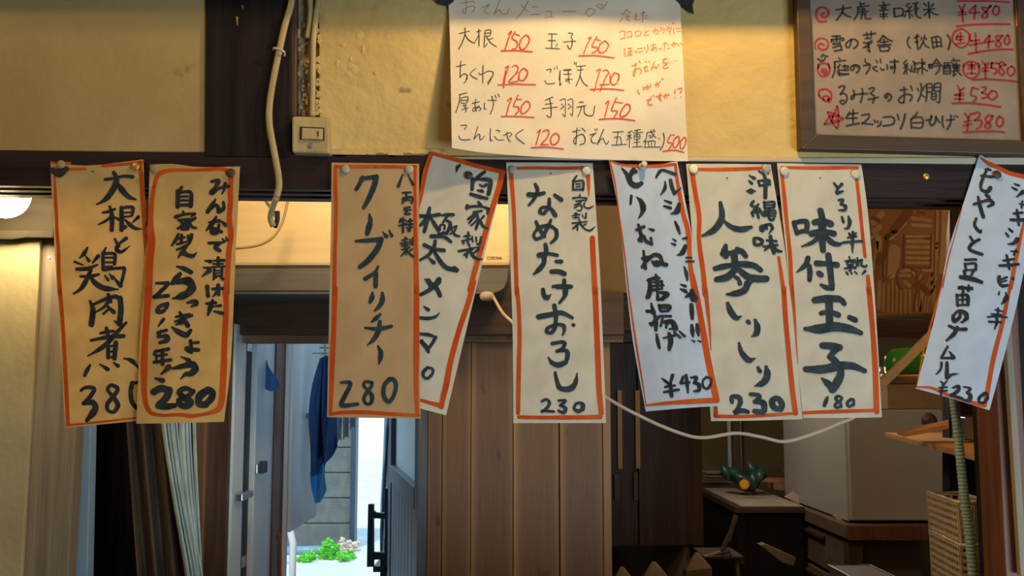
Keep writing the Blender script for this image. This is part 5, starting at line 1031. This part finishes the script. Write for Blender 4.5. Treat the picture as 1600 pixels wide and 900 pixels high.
# patched cloth behind, chair by the door
o = sheet('plaid_cloth', [(601,640),(608,640)], [(594,900),(606,900)], [(601,640),(598,720),(594,800),(594,900)], [(608,640),(608,760),(606,900)], lambda a, c: 2.6+0.02*math.sin(a*.9+c*.05), M['pipe'], nx=6, ny=14, thick=0.01); tag(o, 'faded checked cloth hanging at the edge of the bright gap', 'cloth')
YC = 2.08
tch = thing('wooden_chair', P(590, 1150, YC), 'dark blue-black ladder-back chair against the bright gap', 'chair')
pbox('back_post', [(575,788),(583.5,788),(583.5,886),(573,886)], YC, 0.03, M['navywood'], tch); pbox('back_post', [(601,763),(609,763),(609,1150),(600,1150)], YC, 0.03, M['navywood'], tch)
pbox('back_rail', [(583,797),(588,801),(601,802),(601,811),(583,810)], YC+0.004, 0.02, M['navywood'], tch); pbox('back_rail', [(582,863),(601,863),(601,874),(582,875)], YC+0.004, 0.02, M['navywood'], tch)
pbox('leg', [(594,874),(601,874),(600,1150),(592,1150)], YC+0.01, 0.03, M['navywood'], tch)
wbox('seat', P(583,874,YC).x, P(609,874,YC).x, YC, YC+0.36, P(583,885,YC).z-0.02, P(583,885,YC).z, M['navywood'], tch)
pbox('arm_loop', [(430,838),(436,834),(439,842),(438,1100),(434,1100),(434,846)], 1.0, 0.01, M['redbrown'], None); o = bpy.data.objects['arm_loop']; o.name = 'bent_metal_rail'; tag(o, 'bent reddish rail in front of the white batten', 'rail')
# roofs of the kitchen neighbours that shade the alley
o = wbox('roof_eave', -2.6, 0.30, 0.96, 1.5, 2.3, 2.36, M['darkwood_h']); tag(o, kind='structure')
o = wbox('wall_alley_left', -2.6, -2.5, 0.97, 6.5, 0, 2.6, M['farwall']); tag(o, kind='structure')
# ---------------------------------------------------------------- deep kitchen on the right
tbn = thing('printed_banner', P(1210, 520, 1.2), 'brown printed cloth banner with townhouse pattern stretched behind the strips', 'banner')
dbn = lambda px, py: 1.2
sheet('cloth', [(915,296),(1484,312)], [(915,523),(1468,488)], [(915,296),(915,523)], [(1484,312),(1468,488)], dbn, M['print_base'], tbn, nx=10, ny=6, thick=0.003)
T = [((1340,310,2.905), """
26 395,50 392,140 388,250 380,330; 16 360,50 352,300 345,500; 8 340,165 335,500; 6 372,50 365,280
14 225,195 330,195; 14 222,220 330,222; 14 222,245 328,247; 14 222,270 328,272; 14 222,292 325,294; 9 215,172 335,172; 8 350,205 365,205; 8 350,225 363,225
60/70 165,240 150,330; 18 200,330 240,325; 16 195,350 235,350; 20 215,380 235,395; 14 250,330 262,345; 14 290,350 280,365; 18 300,325 325,325
14 90,200 70,320; 20 100,380 95,500; 10 120,385 115,510; 9 140,390 138,515; 9 160,370 158,515; 9 178,400 176,515; 9 198,410 196,520; 9 218,415 216,520; 9 238,415 238,520; 9 262,420 268,510
8 290,400 285,510; 9 340,340 300,430 285,510; 9 345,370 315,430 300,515; 9 350,400 325,450 315,515; 30 70,110 110,70; 24 75,150 100,130; 16 250,90 330,100; 16 250,120 330,125; 12 260,60 300,50; 26 100,230 95,180; 12 60,180 90,160; 20 215,110 150,180"""),
 ((920,300,3.46), """
12 75,75 70,190; 14 60,225 85,230; 20 100,330 170,320; 16 95,380 160,300; 14 90,440 150,430; 20 95,520 150,480; 14 110,350 150,360; 14 100,470 150,450; 12 120,100 170,110; 10 100,150 150,140; 10 110,200 170,190; 10 100,260 150,240; 26 110,70 160,75""")]
strokes(T, dbn, 0.001).build('tan_print', M['print_tan'], tbn)
Pp = [((920,300,3.46), "6 90,745 160,675; 8 150,545 175,565 165,610 185,600; 8 200,540 185,600 215,590; 8 205,650 175,700 185,735 235,745; 8 215,630 205,650; 6 170,590 200,620; 8 215,700 225,735")]
strokes(Pp, dbn, 0.0015).build('pale_print', M['print_pale'], tbn)
Dk = [((1340,310,2.905), "10 212,165 208,320; 10 335,165 330,315; 6 205,310 335,318; 7 190,320 175,350 190,400 200,410; 7 240,320 260,330 270,360 255,400; 7 300,360 270,400 255,510; 5 150,350 110,380; 30 100,260 95,290; 26 320,430 295,400; 20 170,150 130,180; 14 305,182 325,182; 40 165,145 230,60; 9 140,160 130,350; 9 128,165 115,360; 20 95,100 75,90; 16 270,60 300,65; 6 355,60 345,420; 6 375,60 370,260"),
 ((920,300,3.46), "60 90,340 85,250; 70 110,620 120,700; 14 60,75 55,190; 9 110,180 160,160; 9 110,300 160,290; 9 100,395 170,375; 9 95,460 140,480")]
strokes(Dk, dbn, 0.0013).build('dark_print', M['print_dark'], tbn)
o = pbox('banner_shelf', [(915,522),(1100,516),(1372,497),(1482,488),(1482,532),(1372,526),(915,536)], 1.16, 0.10, M['blackwood']); tag(o, 'dark shelf board running below the printed banner', 'shelf')
o = pbox('end_board', [(1484,312),(1530,314),(1530,900),(1484,900)], 1.25, 0.05, M['blackpost']); tag(o, 'black board at the right end of the printed banner', 'board')
# wall cupboard
YD = 1.6
tcb = thing('dark_cupboard', P(1030, 856, YD), 'tall dark brown cupboard with two pale handle slats, right of the plank wall', 'cupboard')
x0, x1_ = P(952,700,YD).x, P(1098,700,YD).x
wbox('carcass', x0-0.05, x1_, YD+0.012, YD+0.35, P(0,856,YD).z, P(0,520,YD).z, M['darkwood'], tcb)
xm = lerp(x0, x1_, 0.30)
wbox('cupboard_door', x0-0.05, xm-0.003, YD, YD+0.012, P(0,852,YD).z, P(0,525,YD).z, M['darkwood'], tcb); wbox('cupboard_door', xm+0.003, x1_-0.004, YD, YD+0.012, P(0,852,YD).z, P(0,525,YD).z, M['darkwood'], tcb)
for (a, y0_, y1_, mm) in ((968,610,733,'palewood'),(996,610,732,'palewood'),(963,741,782,'unit'),(993,738,782,'unit')):
    pbox('handle_slat', [(a-3.5,y0_),(a+3.5,y0_),(a+4.5,y1_),(a-2.5,y1_)], YD-0.012, 0.012, M[mm], tcb, bevel=0.001)
o = wbox('grey_panel', P(950,870,1.85).x, P(1072,870,1.85).x, 1.85, 1.87, 0.0, P(0,850,1.85).z, M['greyboard']); tag(o, 'grey tan panel below the dark cupboard', 'panel')
# paper bags in front of it
def bag(px, w_, pytop, Y, lab):
    c = P(px, 930, Y); zt_ = P(px, pytop, Y).z; b = MB(); h = w_/1600*(Y+1.6)/2
    b.add([(c.x-h,Y-0.05,0.6),(c.x+h,Y-0.05,0.6),(c.x+h,Y+0.08,0.6),(c.x-h,Y+0.08,0.6),(c.x-h*.9,Y-0.03,zt_-h*1.2),(c.x+h*.9,Y-0.03,zt_-h*1.0),(c.x+h*.8,Y+0.05,zt_-h),(c.x-h*.8,Y+0.05,zt_-h*1.3),(c.x-h*.1,Y,zt_),(c.x+h*.2,Y+0.02,zt_-0.005)],
          [(0,3,2,1),(0,1,5,4),(1,2,6,5),(2,3,7,6),(3,0,4,7),(4,5,8),(5,9,8),(5,6,9),(6,7,9),(7,8,9),(7,4,8)])
    tag(b.build('paper_bag', M['tan_paper'], bevel=0.003), lab, 'bag', 'paper bags under the cupboard')
bag(1090, 44, 862, 1.5, 'pointed tan paper bag right of the grey panel'); bag(1022, 46, 876, 1.45, 'small tan paper bag before the grey panel'); bag(972, 36, 884, 1.3, 'lowest tan paper bag at the left below the cupboard')
ttb = thing('folding_stool', P(1130, 930, 2.2), 'dark folding stool with worn metal legs beside the counter', 'stool')
for q in ([(1138,845),(1150,805)], [(1128,862),(1140,835)], [(1100,872),(1140,860)], [(1140,866),(1160,880)], [(1105,890),(1098,930)], [(1150,870),(1156,930)]):
    b = MB(); b.tube([P(a, c, 2.2) for a, c in q], 0.009, 8); b.build('stool_leg', M['unit'], ttb)
wbox('stool_seat', P(1098,866,2.2).x, P(1160,866,2.2).x, 2.18, 2.40, P(0,868,2.2).z-0.01, P(0,868,2.2).z, M['darkwood'], ttb)
# counter
zc = P(0,790,2.9).z; xc = P(1150,790,2.9).x
tco = thing('dark_counter', (xc+0.14, 3.4, 0), 'dark counter with a worn pale top in the depth of the kitchen', 'counter')
wbox('carcass', xc, xc+0.285, 2.9, 4.1, 0.0, zc-0.03, M['blackpost'], tco); wbox('counter_top', xc-0.01, xc+0.29, 2.88, 4.12, zc-0.03, zc-0.004, M['darkwood_h'], tco); wbox('pale_top', xc+0.02, xc+0.288, 2.89, 3.75, zc-0.004, zc, M['tabletop'], tco)
b = MB(); rnd = random.Random(9)
cc = Vector((P(1160,755,3.4).x, 3.4, zc+0.11)); 
for i in range(7):
    c = cc + Vector((rnd.uniform(-.09,.09), rnd.uniform(-.08,.08), rnd.uniform(-.05,.02))); r = rnd.uniform(.03,.055)
    b.lathe(c, (rnd.uniform(-1,1), rnd.uniform(-.3,.3), rnd.uniform(.1,1)), [(-r*1.6,.004),(-r,.6*r),(0,r),(r,.55*r),(r*1.7,.003)], 7)
t = thing('green_bag', (cc.x, cc.y, zc), 'crumpled dark green plastic bag with an orange sticker on the counter', 'bag'); b.build('crumpled_plastic', M['bag'], t, smooth=True)
b = MB(); b.lathe(P(1163,757,3.22), (0,-1,0), [(0,.024),(.012,.02),(.014,.004)], 12); b.build('sticker', M['amber'], t)
for i, (px, py) in enumerate(((1115,747),(1115,741))):
    b = MB(); c = P(px, py, 3.95); b.lathe(c, (0,0,1), [(0,.03),(.004,.04),(.014,.062),(.016,.058),(.008,.03)], 20); tag(b.build('plate', M['tabletop'], smooth=True), ('lower','upper')[i]+' pale plate of the small stack on the counter', 'plate', 'plates stacked on the counter')
for i, (q, Y) in enumerate((([(1190,747),(1232,749),(1232,755),(1190,753)],3.6),([(1222,733),(1245,736),(1245,742),(1222,739)],3.7),([(1208,755),(1240,757),(1240,768),(1208,765)],3.4))):
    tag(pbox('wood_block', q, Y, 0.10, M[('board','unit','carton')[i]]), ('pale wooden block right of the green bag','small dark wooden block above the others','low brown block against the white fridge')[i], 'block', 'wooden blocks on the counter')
for i, (px, mm) in enumerate(((1140,'alu'),(1158,'steel'))):
    b = MB(); b.tube([(P(px,700,4.44).x,4.44,0.001), (P(px,700,4.44).x,4.44,2.21)], 0.012-0.004*i, 8); tag(b.build('conduit', M[mm]), ('thicker','thinner')[i]+' of two vertical conduits above the green bag', 'conduit')
# fridge on its cabinet
YR = 2.4; xr = P(1328,816,YR).x; zr = P(0,816,YR).z
tf = thing('small_fridge', (xr+0.2, 2.8, zr), 'grey white fridge standing on a dark cabinet behind the strips', 'fridge')
wbox('fridge_side', xr, xr+0.012, YR+0.03, YR+0.94, zr, P(0,640,YR).z, M['fridge_side'], tf, bevel=0.004); wbox('fridge_body', xr+0.012, xr+0.375, YR+0.03, YR+0.94, zr+0.003, P(0,641,YR).z, M['fridge'], tf, bevel=0.004)
wbox('fridge_door', xr+0.008, xr+0.375, YR, YR+0.028, zr+0.006, P(0,640,YR).z, M['fridge'], tf, bevel=0.004)
YK = 2.35; xk = P(1325,835,YK).x; zk = zr-0.004
tk = thing('dark_cabinet', (xk+0.3, 2.9, 0), 'dull brown wooden cabinet with drawers carrying the fridge', 'cabinet')
wbox('top_rail', xk-0.005, xk+0.50, YK-0.02, YK+0.05, zk-0.055, zk, M['redbrown'], tk); wbox('top_rail', xk-0.01, xk+0.03, YK, YK+1.15, zk-0.05, zk-0.001, M['unit'], tk)
wbox('shelf_top', xk+0.03, xk+0.50, YK+0.05, YK+1.15, zk-0.02, zk-0.002, M['darkwood_h'], tk)
for (a, c) in ((xk, YK), (xk+0.45, YK), (xk, YK+1.1), (xk+0.45, YK+1.1)): wbox('leg', a, a+0.055, c, c+0.055, 0, zk-0.055, M['darkwood'], tk)
for i in range(4):
    z1_ = zk-0.06-i*0.17; wbox('drawer', xk+0.004, xk+0.30, YK+0.07, YK+1.08, z1_-0.155, z1_, M['unit'], tk, bevel=0.004)
    o_ = wbox('handle', xk-0.012, xk+0.004, YK+0.3, YK+0.7, z1_-0.035, z1_-0.02, M['darkwood'], tk)
pbox('wood_offcut', [(1188,852),(1196,850),(1244,872),(1240,884),(1222,879)], 2.6, 0.06, M['tan_paper'], tk)['label'] = 'pale timber offcut jutting out at the left'  # separate timber offcut, only parented to the cabinet
for i, q in enumerate(([(1226,776),(1240,768),(1262,785),(1250,789)], [(1302,806),(1308,804),(1325,815),(1312,818)])):
    tag(pbox('paper_slip', q, 2.5 if i else 3.1, 0.01, M['cable_w']), ('crumpled pale paper at the back of the cabinet top','pale paper slip under the near corner of the fridge')[i], 'paper')
o = wbox('cardboard_box', P(1372,600,2.6).x, P(1490,600,2.6).x, 2.5, 3.0, P(0,640,YR).z+0.001, P(0,578,2.6).z, M['carton']); tag(o, 'brown cardboard box on top of the fridge', 'box')
b = MB(); b.lathe(P(1452,657,2.39), (0,-1,0), [(0,.03),(.01,.026),(.02,.012)], 14); tag(b.build('round_hook', M['darkwood']), 'dark round hook on the fridge door', 'hook')
# shelf board catching orange light
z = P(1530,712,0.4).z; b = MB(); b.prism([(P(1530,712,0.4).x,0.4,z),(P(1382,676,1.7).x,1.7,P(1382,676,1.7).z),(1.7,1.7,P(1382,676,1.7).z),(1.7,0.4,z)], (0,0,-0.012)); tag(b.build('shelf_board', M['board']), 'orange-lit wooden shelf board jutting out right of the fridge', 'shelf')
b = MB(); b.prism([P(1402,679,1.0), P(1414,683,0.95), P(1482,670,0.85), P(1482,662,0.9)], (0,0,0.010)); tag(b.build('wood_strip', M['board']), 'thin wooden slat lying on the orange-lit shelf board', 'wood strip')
o = pbox('dark_tin', [(1508,652),(1530,650),(1530,690),(1508,686)], 1.0, 0.08, M['steel']); tag(o, 'dark metal tin on the shelf board behind the ribbed hose', 'tin')
tag(wbox('kitchen_shelf', P(1366,590,0.95).x, 1.75, 0.90, 1.15, P(0,590,0.9).z-0.014, P(0,590,0.9).z, M['unit']), 'brown shelf board carrying the green tub', 'shelf')
zs = P(0,590,0.9).z
# green tub, silver lid, pole
c = P(1425, 562, 1.0); c.z = zs+0.0395; b = MB(); b.lathe(c, (1,0,0.02), [(-.068,.004),(-.066,.018),(-.058,.030),(-.045,.037),(0,.039),(.09,.039),(.10,.03),(.102,.004)], 28); tag(b.build('green_tub', M['green'], smooth=True), 'shiny green plastic tub between the banner and the fridge', 'tub')
b = MB(); b.lathe((P(1380,578,0.97).x, 0.97, zs), (0,0,1), [(0,.014),(.004,.016),(.012,.014),(.018,.008),(.028,.008),(.03,.003)], 18); tag(b.build('steel_jug', M['steel'], smooth=True), 'small shiny steel jug left of the green tub', 'jug')
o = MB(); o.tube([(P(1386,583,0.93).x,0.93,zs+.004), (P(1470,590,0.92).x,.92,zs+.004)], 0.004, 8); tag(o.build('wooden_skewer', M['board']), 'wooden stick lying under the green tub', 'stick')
b = MB(); b.prism([P(1320,650,0.5), P(1332,657,0.5), P(1512,478,1.145), P(1500,470,1.145)], (0,0.014,0)); tag(b.build('wooden_pole', M['bleached'], bevel=0.001), 'pale wooden pole leaning diagonally across the green tub', 'pole')
# ribbed hose, baskets, tray
pts = PP([(1484,560),(1490,620),(1498,690),(1507,780),(1516,850),(1524,960)], 0.25)
dense = []
for a, c in zip(pts, pts[1:]):
    for k in range(4): dense.append(a.lerp(c, k/4))
b = MB(); b.tube(dense, [0.0080+0.0004*(1 if (i//2) % 2 else -1) for i in range(len(dense))], 14); tag(b.build('ribbed_hose', M['hose'], smooth=True), 'grey-green ribbed hose hanging in front of the plastic baskets', 'hose')
def basket(z1_, h, lab, sc=1.0):
    An = P(1497,785,0.30); u = Vector((.124,.992,0)); v = Vector((.992,-.124,0))
    o3 = Vector((An.x, An.y, z1_)); Lu, Lv = 0.20*sc, 0.060*sc
    t = thing('plastic_basket', (An.x+.05, An.y+.1, z1_-h), lab, 'basket', 'stacked plastic baskets')
    def side(name, p, d, n, L):
        b = MB(); N_ = max(2, int(L/0.0145)); th = n*0.0016
        for k in range(N_+1):
            q = p + d*(L*k/N_); ins = n*-0.004
            b.prism([q-d*.0022, q+d*.0022, q+d*.0022-Vector((0,0,h))+ins, q-d*.0022-Vector((0,0,h))+ins], th)
        for k in range(int(h/0.013)+1):
            zz = Vector((0,0,-k*0.013)); f = k*0.013/h; ins = n*(-0.004*f)
            b.prism([p+zz+ins, p+d*L+zz+ins, p+d*L+zz+ins-Vector((0,0,.006)), p+zz+ins-Vector((0,0,.006))], th*1.2)
        b.build(name, M['basket'], t)
    side('side_wall', o3, u, v*-1, Lu); side('side_wall', o3+v*Lv, u, v, Lu)
    side('end_wall', o3, v, u*-1, Lv); side('end_wall', o3+u*Lu, v, u, Lv)
    b = MB(); r = [o3, o3+v*Lv, o3+v*Lv+u*Lu, o3+u*Lu, o3, o3+v*Lv]; b.tube(r, 0.0034, 8); b.build('rim', M['basket'], t, smooth=True)
z1_ = P(1497,785,0.30).z
basket(z1_, 0.085, 'upper cream perforated plastic basket of the stack at the right post')
basket(z1_-0.076, 0.16, 'lower cream perforated plastic basket of the stack at the right post', 0.97)
b = MB(); zt2 = P(0,888,1.2).z; xa = P(1303,888,1.2).x; xb = P(1352,888,1.2).x
b.box(xa, xb+0.03, 1.0, 1.25, zt2-0.05, zt2); t = thing('metal_tray', ((xa+xb)/2, 1.1, zt2-0.05), 'shiny metal tray at the bottom edge below the fridge', 'tray'); b.build('tray_body', M['tray'], t, bevel=0.006)
b = MB(); b.tube([(xa,1.0,zt2),(xb+0.03,1.0,zt2),(xb+0.03,1.25,zt2),(xa,1.25,zt2),(xa,1.0,zt2)], 0.003, 8); b.build('tray_rim', M['steel'], t)
